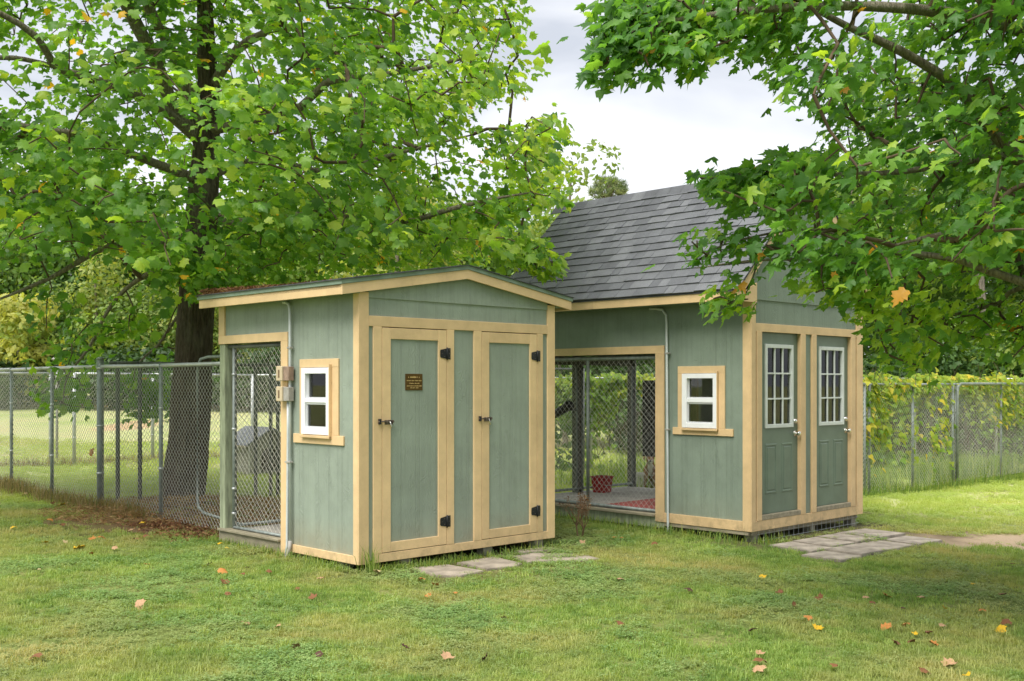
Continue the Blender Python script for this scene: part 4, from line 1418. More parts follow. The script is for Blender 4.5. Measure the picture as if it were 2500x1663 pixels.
# left tree, behind the small shed's corner
TD = 14.2
tb0 = px(448, 1232, TD, True)
LT = empty('shade_tree', (tb0.x, tb0.y, 0))
tag(LT, 'tall tree with dark furrowed trunk behind the wire fence, boughs spreading over the small shed', 'tree', 'garden trees')
def local(T, pts): return [Vector(p) - T.location for p in pts]
def F_(*a): return [px(x, y, d, True) for x, y, d in a]
trunk = F_((440, 1300, TD), (446, 1215, TD), (456, 1130, TD), (468, 950, TD), (478, 760, TD), (490, 560, TD), (500, 400, TD), (509, 250, TD), (503, 90, TD), (500, -120, TD), (508, -420, TD), (500, -800, TD))
tr_r = [0.33, 0.285, 0.260, 0.235, 0.222, 0.195, 0.17, 0.14, 0.10, 0.085, 0.06, 0.02]
o_, _ = limb_mesh(LT, 'trunk', local(LT, trunk), tr_r, M['bark'], 72, 0.06, 0.06, 0.035)
limbsL = [
    (F_((492, 330, 14.2), (489, 295, 14.1), (428, 143, 13.8), (363, 17, 13.5), (320, -120, 13.2), (270, -330, 12.9)), [0.10, 0.085, 0.070, 0.062, 0.05, 0.02]),
    (F_((494, 340, 14.2), (430, 272, 13.9), (373, 136, 13.4), (305, 7, 13.0), (250, -110, 12.6), (180, -300, 12.2)), [0.11, 0.085, 0.082, 0.075, 0.05, 0.02]),
    (F_((490, 345, 14.2), (397, 268, 13.6), (299, 217, 13.0), (204, 187, 12.6), (136, 163, 12.3), (92, 92, 12.0), (0, 33, 11.7), (-90, 10, 11.4)), [0.09, 0.062, 0.057, 0.052, 0.046, 0.040, 0.034, 0.015]),
    (F_((136, 163, 12.3), (60, 145, 12.0), (0, 141, 11.8), (-100, 150, 11.5)), [0.032, 0.028, 0.026, 0.01]),
    (F_((488, 440, 14.2), (330, 380, 13.2), (238, 339, 12.4), (102, 316, 11.9), (0, 302, 11.6), (-100, 310, 11.4)), [0.07, 0.052, 0.045, 0.038, 0.033, 0.012]),
    (F_((505, 320, 14.2), (600, 300, 13.8), (733, 262, 13.2), (800, 200, 12.9), (920, 185, 12.6), (1060, 160, 12.2), (1180, 130, 12.0)), [0.08, 0.06, 0.052, 0.045, 0.034, 0.024, 0.01]),
    (F_((492, 520, 14.2), (600, 545, 13.7), (700, 530, 13.3), (800, 520, 13.0), (960, 545, 12.7), (1107, 509, 12.5), (1209, 485, 12.4), (1300, 470, 12.3)), [0.075, 0.055, 0.048, 0.042, 0.034, 0.028, 0.02, 0.008]),
    (F_((500, 430, 14.2), (650, 390, 14.6), (800, 420, 15.0), (950, 380, 15.3), (1150, 330, 15.4)), [0.07, 0.05, 0.04, 0.03, 0.012]),
    (F_((505, 230, 14.2), (580, 120, 14.0), (665, 60, 13.8), (690, -80, 13.6), (760, -250, 13.5)), [0.07, 0.06, 0.05, 0.04, 0.015]),
    (F_((488, 560, 14.2), (380, 600, 13.6), (270, 600, 13.0), (120, 680, 12.6), (0, 730, 12.4)), [0.06, 0.046, 0.036, 0.026, 0.012]),
    (F_((482, 640, 14.2), (390, 655, 14.4), (306, 707, 14.7), (255, 773, 14.9), (217, 850, 15.1), (163, 921, 15.2), (155, 985, 15.2)), [0.05, 0.035, 0.028, 0.024, 0.02, 0.014, 0.006]),
    (F_((476, 740, 14.2), (432, 775, 14.5), (385, 845, 14.8), (330, 895, 15.0), (330, 960, 15.1)), [0.035, 0.024, 0.018, 0.014, 0.006]),
]
seedsL = [resample(trunk[6:], 0.4)]
for pts, rad in limbsL:
    limb_mesh(LT, 'limb', local(LT, pts), rad, M['bark2'], 8, 0.12)
    seedsL.append(resample(pts, 0.3))
# leaf clusters fill the crown's volume
OUT_L = [[(-900, -2500), (1230, -2500), (1225, -200), (1222, 40), (1195, 115), (1262, 135), (1250, 190), (1195, 240), (1120, 258), (1105, 300), (1190, 285), (1290, 245), (1318, 300), (1335, 400), (1322, 470), (1250, 515), (1260, 560), (1305, 600), (1305, 645), (1255, 640), (1190, 605), (1100, 640), (780, 640), (560, 650), (500, 695), (430, 690), (400, 640), (420, 860), (410, 985), (280, 980), (260, 860), (205, 860), (205, 960), (90, 960), (60, 830), (-900, 760)]]
OUT_R = [[(1325, -2500), (1320, -5), (1362, 40), (1350, 110), (1340, 165), (1362, 212), (1440, 205), (1500, 190), (1540, 170), (1590, 185), (1660, 145), (1740, 165), (1778, 200), (1755, 245), (1800, 262), (1870, 300), (1900, 320), (1820, 350), (1790, 340), (1760, 368), (1690, 388), (1600, 392), (1570, 402), (1610, 430), (1660, 470), (1700, 500), (1640, 520), (1560, 525), (1580, 620), (1660, 605), (1610, 690), (1650, 730), (1740, 725), (1750, 640), (1800, 645), (1870, 692), (1940, 718), (1990, 760), (2030, 850), (2110, 875), (2200, 795), (2300, 855), (2500, 850), (4000, 900), (4000, -2500)]]
P1 = [(-500, -1100), (1150, -1100), (1195, -200), (1192, 40), (1165, 112), (1228, 140), (1215, 180), (1160, 222), (1095, 245), (1085, 300), (1170, 295), (1255, 268), (1288, 310), (1302, 400), (1290, 455), (1220, 500), (1215, 545), (1140, 598), (1000, 620), (780, 622), (560, 635), (430, 630), (330, 590), (200, 560), (0, 585), (-500, 600)]
HOLE = [(-80, 150), (60, 130), (120, 190), (120, 250), (80, 300), (-80, 290)]
HOLE2 = [(225, -10), (320, -10), (330, 60), (270, 80), (230, 40)]
def crown_pts(n, c, r, polys, zmin=None, seed=1.0, hole=-0.22, avoid=None):
    out = []
    got = 0
    while got < n:
        q = rs.uniform(-1, 1, (6000, 3))
        rr = np.linalg.norm(q, axis=1)
        q = q[(rr < 1) & (rr > 0.25)]
        p = np.array(c) + q * np.array(r)
        x, y = proj(p)
        ok = np.zeros(len(p), bool)
        for poly, dens in polys:
            ok |= inpoly(x, y, poly) & (rs.uniform(0, 1, len(p)) < dens)
        if avoid is not None:
            for poly, dens in avoid: ok &= ~(inpoly(x, y, poly) & (rs.uniform(0, 1, len(p)) > dens))
        if zmin is not None: ok &= p[:, 2] > zmin
        # clear of the buildings
        for C, hh in ((CA, E + 1.35),):
            ok &= ~(in_shed(C, p, -0.45, 2.9, -0.3, 2.7) & (p[:, 2] < hh))
        for C, hh in ((CB, E + 2.8),):
            ok &= ~(in_shed(C, p, -0.6, 3.0, -0.4, 4.2) & (p[:, 2] < hh))
        p = p[ok]
        p = p[n3(p, 1.0, seed) > hole]
        out.append(p); got += len(p)
    return np.concatenate(out)[:n]


def fill(poly, n, d0, d1):
    xs_ = [p[0] for p in poly]; ys_ = [p[1] for p in poly]
    out = []
    while len(out) < n:
        x, y = rnd.uniform(min(xs_), max(xs_)), rnd.uniform(min(ys_), max(ys_))
        if inpoly(np.array([x]), np.array([y]), poly)[0]: out.append(tuple(px(x, y, rnd.uniform(d0, d1))))
    return np.array(out)


cl = [crown_pts(1600, (-3.4, 13.9, E + 3.1), (6.6, 4.7, 4.4), [(P1, 1.0)], None, 1.0, -0.10, [(HOLE, 0.10), (HOLE2, 0.2), ([(-50, 0), (480, -20), (500, 330), (330, 320), (150, 250), (-50, 200)], 0.5)]),
      fill([(1180, 560), (1260, 560), (1300, 600), (1300, 640), (1255, 635), (1190, 600)], 16, 12.4, 13.0),
      fill([(390, 590), (560, 600), (560, 640), (495, 690), (420, 685)], 26, 12.9, 13.6),
      fill([(-100, 640), (420, 620), (420, 800), (250, 860), (60, 820), (-100, 740)], 15, 12.4, 15.4),
      fill([(85, 870), (195, 860), (205, 945), (95, 950)], 9, 15.0, 15.6),
      fill([(280, 865), (400, 850), (395, 970), (290, 965)], 11, 14.9, 15.5),
      fill([(430, 850), (500, 840), (500, 900), (440, 900)], 4, 14.9, 15.5)]
build_tree(LT, 'tulip', seedsL, np.concatenate(cl), (tb0.x, tb0.y, E + 3), 0.110, 23, (0.21, 0.21, 0.10), ML, yellow=0.25, outline=OUT_L)

# right-hand maple: its trunk stands just outside the picture
RT = empty('maple_tree', (6.4, 7.9, 0))
tag(RT, 'maple with pointed leaves hanging in from the right edge over the kennel shed roof', 'tree', 'garden trees')
trunkR = [Vector((6.45, 7.9, -0.3)), Vector((6.4, 7.9, 0.3)), Vector((6.35, 7.9, 1.6)), Vector((6.4, 8.0, 3.0)), Vector((6.3, 8.0, 4.6)), Vector((6.4, 7.9, 6.4))]
limb_mesh(RT, 'trunk', local(RT, trunkR), [0.36, 0.25, 0.2, 0.18, 0.13, 0.03], M['bark'], 18, 0.10)
limbsR = [
    (F_((2700, 480, 8.0), (2480, 380, 7.8), (2345, 220, 7.6), (2200, 125, 7.4), (2080, 70, 7.2), (1970, 10, 7.0), (1850, -60, 6.9)), [0.06, 0.048, 0.036, 0.030, 0.024, 0.016, 0.006]),
    (F_((2720, 700, 8.0), (2500, 400, 8.0), (2370, 395, 8.0), (2200, 420, 8.0), (1950, 430, 8.1), (1750, 440, 8.2)), [0.05, 0.034, 0.026, 0.022, 0.014, 0.005]),
    (F_((2740, 700, 8.0), (2500, 690, 7.9), (2340, 635, 7.9), (2150, 615, 8.0), (2000, 632, 8.2), (1850, 635, 8.4), (1700, 655, 8.6)), [0.05, 0.036, 0.026, 0.022, 0.016, 0.010, 0.004]),
    (F_((2740, 560, 8.0), (2500, 545, 7.6), (2350, 560, 7.4), (2180, 600, 7.3)), [0.04, 0.028, 0.02, 0.008]),
    (F_((2700, 150, 8.0), (2450, 60, 7.4), (2200, 20, 6.9), (1900, 20, 6.6), (1600, 60, 6.5), (1480, 110, 6.5)), [0.06, 0.044, 0.034, 0.026, 0.014, 0.005]),
    (F_((2150, 615, 8.0), (2000, 560, 8.0), (1880, 570, 8.0), (1760, 600, 8.0), (1700, 640, 8.0)), [0.016, 0.012, 0.009, 0.006, 0.003]),
    (F_((1850, 635, 8.4), (1830, 700, 8.2), (1800, 735, 8.0), (1740, 750, 8.0)), [0.008, 0.006, 0.005, 0.003]),
    (F_((2740, 760, 8.2), (2500, 700, 8.6), (2440, 740, 8.8), (2300, 775, 9.0), (2150, 800, 9.0)), [0.04, 0.024, 0.018, 0.012, 0.005]),
]
seedsR = [resample(trunkR[3:], 0.4)]
for pts, rad in limbsR:
    limb_mesh(RT, 'limb', local(RT, pts), rad, M['bark2'], 7, 0.12)
    seedsR.append(resample(pts, 0.25))
M1 = [(1335, -1100), (1370, -60), (1395, 50), (1380, 110), (1375, 150), (1392, 185), (1440, 180), (1500, 165), (1540, 145), (1590, 158), (1660, 118), (1740, 135), (1800, 170), (1810, 215), (1860, 240), (1920, 285), (1950, 325), (1870, 360), (1820, 360), (1770, 380), (1690, 388), (1600, 395), (1575, 405), (1620, 430), (1670, 455), (1715, 480), (1775, 500), (1755, 525), (1735, 550), (1770, 580), (1815, 600), (1880, 635), (1940, 655), (1985, 690), (2050, 690), (2120, 720), (2200, 640), (2357, 600), (3400, 600), (3400, -1100)]
cr_ = [fill([(1382, 60), (1500, 30), (1580, 125), (1500, 160), (1440, 178), (1385, 178), (1375, 140)], 30, 6.2, 6.9),
       fill([(1400, -10), (1850, -10), (1800, 150), (1740, 130), (1660, 110), (1590, 145), (1480, 100)], 55, 6.4, 7.4),
       fill([(1580, 408), (1700, 394), (1850, 350), (1900, 400), (1800, 470), (1700, 460), (1640, 430)], 56, 7.5, 8.4),
       fill([(1850, 600), (2000, 590), (2040, 740), (1965, 745), (1930, 700), (1870, 675)], 26, 7.5, 8.6),
       crown_pts(1380, (5.3, 7.7, E + 1.9), (5.0, 2.6, 2.6), [(M1, 1.0)], None, 5.0, -0.25),
       fill([(1570, 530), (1640, 530), (1720, 560), (1735, 600), (1660, 590), (1600, 605)], 9, 7.7, 8.3),
       fill([(1615, 690), (1680, 660), (1745, 665), (1735, 705), (1650, 712)], 7, 7.7, 8.3),
       fill([(2010, 745), (2200, 690), (2420, 650), (2460, 810), (2330, 830), (2200, 780), (2110, 850), (2040, 830)], 46, 8.2, 9.4)]
build_tree(RT, 'maple', seedsR, np.concatenate(cr_), (6.4, 7.9, E + 2), 0.098, 15, (0.145, 0.145, 0.08), MR, maxlen=0.62, low=0.35, outline=OUT_R)

# ------------------------------------------------------------------ chain link fences
def fence(name, label, a, b, posts, top, bot, pmat, rmat, wmat, cell=0.075, wr=0.0017, pr=0.024, big=(), rail=True, group='chain link fences'):
    """a, b plan points; posts = fractions along a->b"""
    a = Vector((a[0], a[1], 0)); b = Vector((b[0], b[1], 0))
    f = empty(name, (a.x, a.y, 0))
    tag(f, label, 'fence', group)
    d = b - a
    for t in posts:
        p = d * t
        r = 0.043 if t in big else pr
        zt = top + (0.09 if t in big else 0.02)
        q = tube(f, 'post', [(p.x, p.y, gz(a.x + p.x, a.y + p.y) - 0.1), (p.x, p.y, zt + E)], r, pmat, 10)
        if t in big:
            tube(q, 'cap', [(p.x, p.y, zt + E), (p.x, p.y, zt + 0.02 + E), (p.x, p.y, zt + 0.035 + E)], [r * 1.12, r * 1.1, r * 0.4], pmat, 10)
        for z in ((-0.02, -0.75, -1.35) if t in big else (-0.5, -1.2)):
            tube(q, 'tie', [(p.x, p.y, top + z - 0.012 + E), (p.x, p.y, top + z + 0.012 + E)], r * 1.18, rmat, 8)
    if rail:
        # rail in lengths between the posts, standing a little in front of them
        nr = Vector((-d.y, d.x, 0)).normalized() * 0.0
        ts = sorted(set([0.0, 1.0] + list(posts)))
        for t0, t1 in zip(ts, ts[1:]):
            p0, p1 = d * t0, d * t1
            tube(f, 'rail', [(p0.x, p0.y, top + E + rnd.uniform(-.008, .008)), (p1.x, p1.y, top + E + rnd.uniform(-.008, .008))], 0.0215, rmat, 8)
    chain_link(f, 'wire_mesh', (0, 0), (d.x, d.y), bot, top, wmat, cell, wr)
    return f


def m_at(xf, C, u):
    """distance back along the side-wall direction at which the line u = const shows at photograph column xf"""
    P = C + U * u
    a = (xf - CX) / FPX
    return (a * P.y - P.x) / (V.x - a * V.y)


def u_at(xf, C, m):
    P = C + V * m
    a = (xf - CX) / FPX
    return (a * P.y - P.x) / (U.x - a * U.y)


M['weeddry'] = leaf_mat('dry_fence_weeds', [(0.0, (0.14, 0.19, 0.05)), (0.5, (0.30, 0.22, 0.12)), (1.0, (0.46, 0.36, 0.20))], False, 0.35, 1.2, 0.7)
mm0, mm1 = 2.62, 11.5
pa, pb = loc(CA, 0.3, mm0), loc(CA, 0.3, mm1)
fr_ = lambda m: (m - mm0) / (mm1 - mm0)
mbig = m_at(245, CA, 0.3)
pm = [fr_(m_at(x, CA, 0.3)) for x in (393, 245, 127, 28)] + [1.0]
F1 = fence('wire_fence', 'front galvanised chain link fence running left from the small shed', pa, pb, pm, 0.225, -1.56, M['galv'], M['galv_l'], M['wire'], 0.07, 0.0023, 0.024, (pm[1],))
# rounded gate frame between the shed post and the first fence post
g0 = loc(CA, 0.34, m_at(482, CA, 0.34)); g1 = loc(CA, 0.30, 2.45)
def gl(t, z): p = g0.lerp(g1, t); return (p.x - pa.x, p.y - pa.y, z + E)
tube(F1, 'gate_frame', [gl(1.0, 0.30), gl(0.25, 0.30), gl(0.08, 0.28), gl(0.01, 0.20), gl(0.0, 0.08), gl(0.0, -1.28), gl(0.03, -1.36), gl(0.14, -1.41), gl(1.0, -1.46)], 0.016, M['galv'], 8)
tube(F1, 'ground_rail', [gl(0.55, -1.545), gl(1.0, -1.56)], 0.02, M['galv_l'], 8)
q0, q1 = loc(CA, 0.28, m_at(300, CA, 0.28)), loc(CA, 0.28, m_at(262, CA, 0.28))
tube(F1, 'ground_rail', [(q0.x - pa.x, q0.y - pa.y, gz(q0.x, q0.y) + 0.03), (q1.x - pa.x, q1.y - pa.y, gz(q1.x, q1.y) + 0.04)], 0.022, M['galv_l'], 8)

pb2 = loc(CA, 0.42, mbig)
c2 = pb2 + U * 9.0
F2 = fence('wire_fence', 'dark pipe cross fence with a gate, behind the big tree trunk', pb2, c2, [0.012, 0.045, 0.235, 0.262, 0.275, 0.45, 0.7, 1.0], 0.275, -1.56, M['galv_d'], M['galv_d'], M['wire'], 0.075, 0.0015, 0.027)
a3 = Vector((-8.26, 20.5, 0)) - U * 5.0
b3 = Vector((-8.26, 20.5, 0)) + U * 11
F3 = fence('wire_fence', 'pale far chain link fence across the back lawn on the left', a3, b3, [0.0, 0.15, 0.285, 0.3125, 0.41, 0.55, 0.7, 0.85, 1.0], 0.2, -1.5, M['galv_l'], M['galv_l'], M['wire_l'], 0.085, 0.0016, 0.032)
uu = [u_at(x, CB, 1.96) for x in (2111, 2122, 2228, 2326, 2334, 2444)]
pa4, pb4 = loc(CB, 2.46, 1.96), loc(CB, 14.5, 1.96)
f4 = [(x - 2.46) / (14.5 - 2.46) for x in uu] + [1.0]
F4 = fence('wire_fence', 'galvanised chain link run with a round-cornered gate right of the kennel shed', pa4, pb4, f4, 0.0, -1.78, M['galv'], M['galv'], M['wire_l'], 0.072, 0.0017, 0.022)
e4 = [loc(CB, u, 1.96) for u in (uu[4] + 0.015, 14.0)]
def g4(t, z): p = e4[0].lerp(e4[1], t); return (p.x - pa4.x, p.y - pa4.y - 0.05, z + E)
tube(F4, 'gate_frame', [g4(0, -1.70), g4(0, -0.15), g4(0.006, -0.04), g4(0.03, 0.012), g4(0.5, 0.012), g4(1.0, 0.012)], 0.024, M['galv'], 8)
a5, b5 = Vector((-3.0, 20.0, 0)), Vector((15.5, 24.6, 0))
F5 = fence('wire_fence', 'back chain link fence smothered in yellow-green vine', a5, b5, [0.0, 0.12, 0.245, 0.37, 0.5, 0.62, 0.724, 0.85, 1.0], 0.12, -1.75, M['galv_l'], M['galv_l'], M['wire_l'], 0.09, 0.0017, 0.03)

# ------------------------------------------------------------------ foliage masses
def quad_leaves(name, parent, pos, nrm, size, tint, mat, aspect=0.62):
    n = len(pos)
    tip = rs.normal(0, 1, (n, 3)) + np.array([0, 0, -0.6])
    F = leaf_frames(nrm, tip)
    T0 = np.array([[0, 0, 0], [aspect / 2, 0.45, -0.08], [0, 1, -0.18], [-aspect / 2, 0.45, -0.08]]) - np.array([0, 0.45, 0])
    q = np.einsum('nij,pj->npi', F, T0) * size[:, None, None] + pos[:, None, :]
    o = link(name, arr_mesh(name, q.reshape(-1, 3), np.arange(4 * n).reshape(n, 4), tint), mat, parent)
    o['kind'] = 'stuff'
    return o


def clump_points(c, r, nclump, nleaf, cr0, cr1, flat=0.75):
    """leaves on the surfaces of clumps spread over an ellipsoid"""
    P, N, S = [], [], []
    for _ in range(nclump):
        d = unit(rs.normal(0, 1, 3))
        k = rs.uniform(0.45, 1.0)
        cc = np.array(c) + d * np.array(r) * k
        rr = rs.uniform(cr0, cr1)
        q = unit(rs.normal(0, 1, (nleaf, 3)) + np.array([0, 0, 0.35]))
        P.append(cc + q * rr * np.array([1, 1, flat]) * rs.uniform(0.7, 1.1, (nleaf, 1)))
        N.append(unit(q + rs.normal(0, 0.45, (nleaf, 3)) + np.array([0, 0, 0.4])))
        S.append(np.full(nleaf, rs.normal(0, 0.16)))
    return np.concatenate(P), np.concatenate(N), np.concatenate(S)


WOOD = [(0.0, (0.06, 0.125, 0.036)), (0.4, (0.13, 0.235, 0.057)), (0.7, (0.25, 0.36, 0.078)), (1.0, (0.43, 0.45, 0.10))]
M['woodleaf'] = leaf_mat('woodland_leaf', WOOD, False, 0.42, 1.7, 0.55)
PALE = [(0.0, (0.10, 0.17, 0.05)), (0.5, (0.22, 0.31, 0.08)), (1.0, (0.44, 0.44, 0.13))]
M['paleleaf'] = leaf_mat('pale_woodland_leaf', PALE, False, 0.42, 1.6, 0.55)
M['darkleaf'] = leaf_mat('dark_shrub_leaf', [(0.0, (0.025, 0.055, 0.02)), (0.6, (0.055, 0.11, 0.035)), (1.0, (0.11, 0.19, 0.05))], False, 0.35, 1.6, 0.5)


def mass(name, label, trees, leaf, mat, cat='wood', trunks=True):
    T = empty(name, (0, 0, 0))
    tag(T, label, cat, None, 'stuff')
    P, N, S, Z = [], [], [], []
    a, b, r0, r1 = [], [], [], []
    for (x, y, h, r, tn) in trees:
        g = float(gz(np.float64(x), np.float64(y)))
        p, n, s = clump_points((x, y, g + h * 0.56), (r, r, h * 0.42), int(16 + r * 7), 130, 0.5 + 0.10 * r, 0.8 + 0.22 * r)
        k = p[:, 2] > g + 0.05
        P.append(p[k]); N.append(n[k]); S.append(np.clip(tn + s[k] + rs.normal(0, 0.10, k.sum()), 0, 1))
        Z.append(leaf * rs.uniform(0.6, 1.3, k.sum()) * (y / 40.0) ** 0.7)
        lean = rs.normal(0, 0.25, 2)
        a.append((x, y, g - 0.2)); b.append((x + lean[0], y + lean[1], g + h * 0.75)); r0.append(0.02 * h); r1.append(0.006 * h)
    quad_leaves('foliage', T, np.concatenate(P), np.concatenate(N), np.concatenate(Z), np.concatenate(S), mat)
    if trunks:
        v, t = prisms(np.array(a), np.array(b), np.array(r0), np.array(r1), 7)
        link('trunks', arr_mesh('trunks', v, t, smooth=True), M['bark2'], T)['kind'] = 'stuff'
    return T


# far wood beyond the meadow on the left
tl = []
for i in range(46):
    x = -30 + i * 0.72 + rs.normal(0, 0.5)
    tl.append((x, 44 + rs.uniform(0, 9), rs.uniform(7, 10.5), rs.uniform(1.6, 2.7), rs.uniform(0.2, 0.72)))
for i in range(26):
    tl.append((-27 + i * 1.1 + rs.normal(0, 0.5), 42.5 + rs.uniform(-1, 1), rs.uniform(2.2, 4.2), rs.uniform(1.1, 1.8), rs.uniform(0.1, 0.6)))
mass('woodland', 'sunlit mixed woodland beyond the meadow on the left', tl, 0.22, M['woodleaf'])
tp = []
for i in range(15):
    tp.append((-24 + i * 1.55 + rs.normal(0, 0.6), 40.5 + rs.uniform(-1, 2.0), rs.uniform(3.5, 7), rs.uniform(1.2, 2.0), rs.uniform(0.1, 0.75)))
mass('young_trees', 'pale yellow-green young trees in front of the far wood', tp, 0.18, M['paleleaf'])
td = [(-22 + i * 1.35 + rs.normal(0, 0.4), 38.8 + rs.uniform(-.6, .8), rs.uniform(1.0, 2.3), rs.uniform(0.7, 1.2), rs.uniform(0.1, 0.7)) for i in range(17)]
mass('hedge_shrubs', 'dark low shrubs along the far edge of the meadow', td, 0.2, M['darkleaf'], 'shrubs', False)
# dense wood behind and to the right of the sheds
tr_ = []
for i in range(30):
    x = 2 + i * 0.72 + rs.normal(0, 0.4)
    tr_.append((x, 31 + rs.uniform(-1, 7), rs.uniform(7.5, 12.5) if x > 9 else rs.uniform(5.5, 7.6), rs.uniform(1.6, 2.6), rs.uniform(0.12, 0.6)))
for i in range(22):
    tr_.append((1 + i * 0.95 + rs.normal(0, 0.4), 27.5 + rs.uniform(-1, 1.5), rs.uniform(2.2, 4.6), rs.uniform(1.0, 1.7), rs.uniform(0.05, 0.5)))
mass('woodland', 'deep green wood behind the vine-covered fence on the right', tr_, 0.21, M['woodleaf'])

ts = [(3 + i * 0.8 + rs.normal(0, 0.3), 25.6 + 0.25 * i * 0.3 + rs.uniform(-.3, .6), rs.uniform(1.2, 2.4), rs.uniform(0.7, 1.1), rs.uniform(0.1, 0.7)) for i in range(19)]  # dark shrubs added to paint the shade behind the fence
mass('shade_shrubs', 'added dark low shrubs standing in for shade right behind the vine fence', ts, 0.2, M['darkleaf'], 'shrubs', False)

# distinct trees that stand out of the wood
def single_tree(name, label, x, y, h, r, mat, leaf, tn, base=0.45, group='trees of the wood'):
    g = float(gz(np.float64(x), np.float64(y)))
    T = empty(name, (x, y, g))
    tag(T, label, 'tree', group)
    limb_mesh(T, 'trunk', [(0, 0, -0.2), (0.05, 0, h * 0.3), (-0.05, 0.05, h * 0.6), (0.05, 0, h * 0.9)], [0.018 * h, 0.014 * h, 0.009 * h, 0.003 * h], M['bark2'], 8, 0.1)
    p, n, s = clump_points((0, 0, h * (base + 1) / 2), (r, r, h * (1 - base) / 2), int(18 + r * 9), 110, 0.35 + 0.08 * r, 0.6 + 0.16 * r)
    quad_leaves('crown', T, p, n, leaf * rs.uniform(0.6, 1.3, len(p)), np.clip(tn + s + rs.normal(0, .1, len(p)), 0, 1), mat)
    return T
single_tree('yellowing_tree', 'yellowing young tree at the meadow edge, far left', -17.5, 38.5, 4.3, 1.5, M['paleleaf'], 0.24, 0.85, 0.1)
single_tree('pale_tree', 'pale feathery tree rising left of the steep shingled roof', 1.9, 36, 8.9, 2.1, M['paleleaf'], 0.22, 0.5, 0.3)
single_tree('pale_tree', 'broad yellow-green tree behind the small shed roof', -4.2, 40, 8.6, 2.9, M['paleleaf'], 0.27, 0.75, 0.15)
single_tree('slim_tree', 'slim bare-stemmed tree behind the vine fence at right', 12.1, 28.0, 9.5, 1.7, M['woodleaf'], 0.2, 0.3, 0.5)
single_tree('slim_tree', 'forked slim tree behind the vine fence, nearer the kennel shed', 8.6, 27.5, 8.0, 1.6, M['woodleaf'], 0.2, 0.45, 0.5)

# round-topped pine showing over the ridge
PT = empty('pine_tree', (5.3, 60, 1.0))
tag(PT, 'round-topped pine peeking over the shingled roof ridge', 'tree', 'trees of the wood')
limb_mesh(PT, 'trunk', [(0, 0, -0.5), (0.1, 0, 5), (0, 0.1, 10.0), (0.1, 0, 12.0)], [0.24, 0.2, 0.12, 0.04], M['bark2'], 8, 0.08)
M['needle'] = leaf_mat('pine_needle', [(0.0, (0.16, 0.24, 0.09)), (0.6, (0.30, 0.38, 0.15)), (1.0, (0.45, 0.50, 0.22))], False, 0.3, 1.3, 0.6)
tufts = unit(rs.normal(0, 1, (150, 3)) + np.array([0, 0, 0.35])) * np.array([1.0, 1.0, 0.62]) * rs.uniform(0.6, 1.0, (150, 1)) * 1.15 + np.array([0.05, 0, 11.35])
tp_ = np.repeat(tufts, 22, axis=0)
dd = unit(rs.normal(0, 1, (len(tp_), 3)) + np.array([0, 0, 0.7]))
v, t = prisms(tp_, tp_ + dd * rs.uniform(0.18, 0.30, (len(tp_), 1)), np.full(len(tp_), 0.014), np.full(len(tp_), 0.006), 3)
link('needles', arr_mesh('needles', v, t, np.repeat(rs.uniform(0, 1, 150), 22 * 3)), M['needle'], PT)['kind'] = 'stuff'
v, t = prisms(np.tile(np.array([[0.05, 0, 10.2]]), (60, 1)) + rs.normal(0, .1, (60, 3)), tufts[:60], np.full(60, .03), np.full(60, .012), 4)
link('branches', arr_mesh('branches', v, t), M['twig'], PT)['kind'] = 'stuff'

# vine over the back fence
M['vine'] = leaf_mat('vine_leaf', [(0.0, (0.08, 0.16, 0.03)), (0.45, (0.20, 0.33, 0.045)), (0.8, (0.40, 0.45, 0.05)), (1.0, (0.62, 0.50, 0.06))], False, 0.45, 1.5, 0.5)
VN = empty('fence_vine', (a5.x, a5.y, 0))
tag(VN, 'yellow-green vine draped along the top of the back fence', 'vine')
n = 21000
t = rs.uniform(0, 1, n)
dens = n3(np.column_stack([t * 18.5, np.zeros(n), np.zeros(n)]), 0.45, 2.0)
hang = rs.exponential(0.60, n) * np.clip(1.0 + 2.2 * dens, 0.1, 3)
top_ = 0.12 + 0.16 * n3(np.column_stack([t * 18.5, np.ones(n), np.zeros(n)]), 1.1, 5.0) + 0.08 * n3(np.column_stack([t * 18.5, np.ones(n), np.zeros(n)]), 4.0, 5.0) + np.abs(rs.normal(0, 0.05, n))
z = top_ - np.clip(hang, -0.05, 1.75)
pos = np.array(a5)[None, :2] + t[:, None] * np.array((b5 - a5))[None, :2]
nrm5 = np.array([b5.y - a5.y, -(b5.x - a5.x)]) / (b5 - a5).length
pos = pos + nrm5[None] * rs.normal(0.03, 0.13, n)[:, None]
pos = np.column_stack([pos, z + E]) - np.array([a5.x, a5.y, 0])
nv = unit(np.column_stack([np.tile(nrm5, (n, 1)), np.full(n, 0.8)]) + rs.normal(0, 0.5, (n, 3)))
Fv = leaf_frames(nv, np.array([0, 0, -1.0]) + rs.normal(0, 0.5, (n, 3)))
tv = np.clip(0.55 + 0.35 * n3(pos, 0.8, 1.0) + 0.25 * (z + 0.3) + rs.normal(0, 0.15, n), 0, 1)
lv = link('foliage', leaf_mesh('foliage', pos, Fv, rs.uniform(0.07, 0.13, n), tv, [leaf_shape('vine', 0.3, 0.3), leaf_shape('vine', 0.5, 0.1)]), M['vine'], VN)
lv['kind'] = 'stuff'
n = 500
t = rs.uniform(0, 1, n)
s0 = np.column_stack([t[:, None] * np.array((b5 - a5))[None, :2], np.full(n, -1.7 + E) + rs.uniform(0, 0.9, n)])
s1 = s0 + np.column_stack([rs.normal(0, 0.35, n), rs.normal(0, 0.08, n), rs.uniform(0.5, 1.0, n)])
s1[:, 2] = np.minimum(s1[:, 2], E + 0.12)
v, q = prisms(s0, s1, np.full(n, 0.006), np.full(n, 0.004), 4)
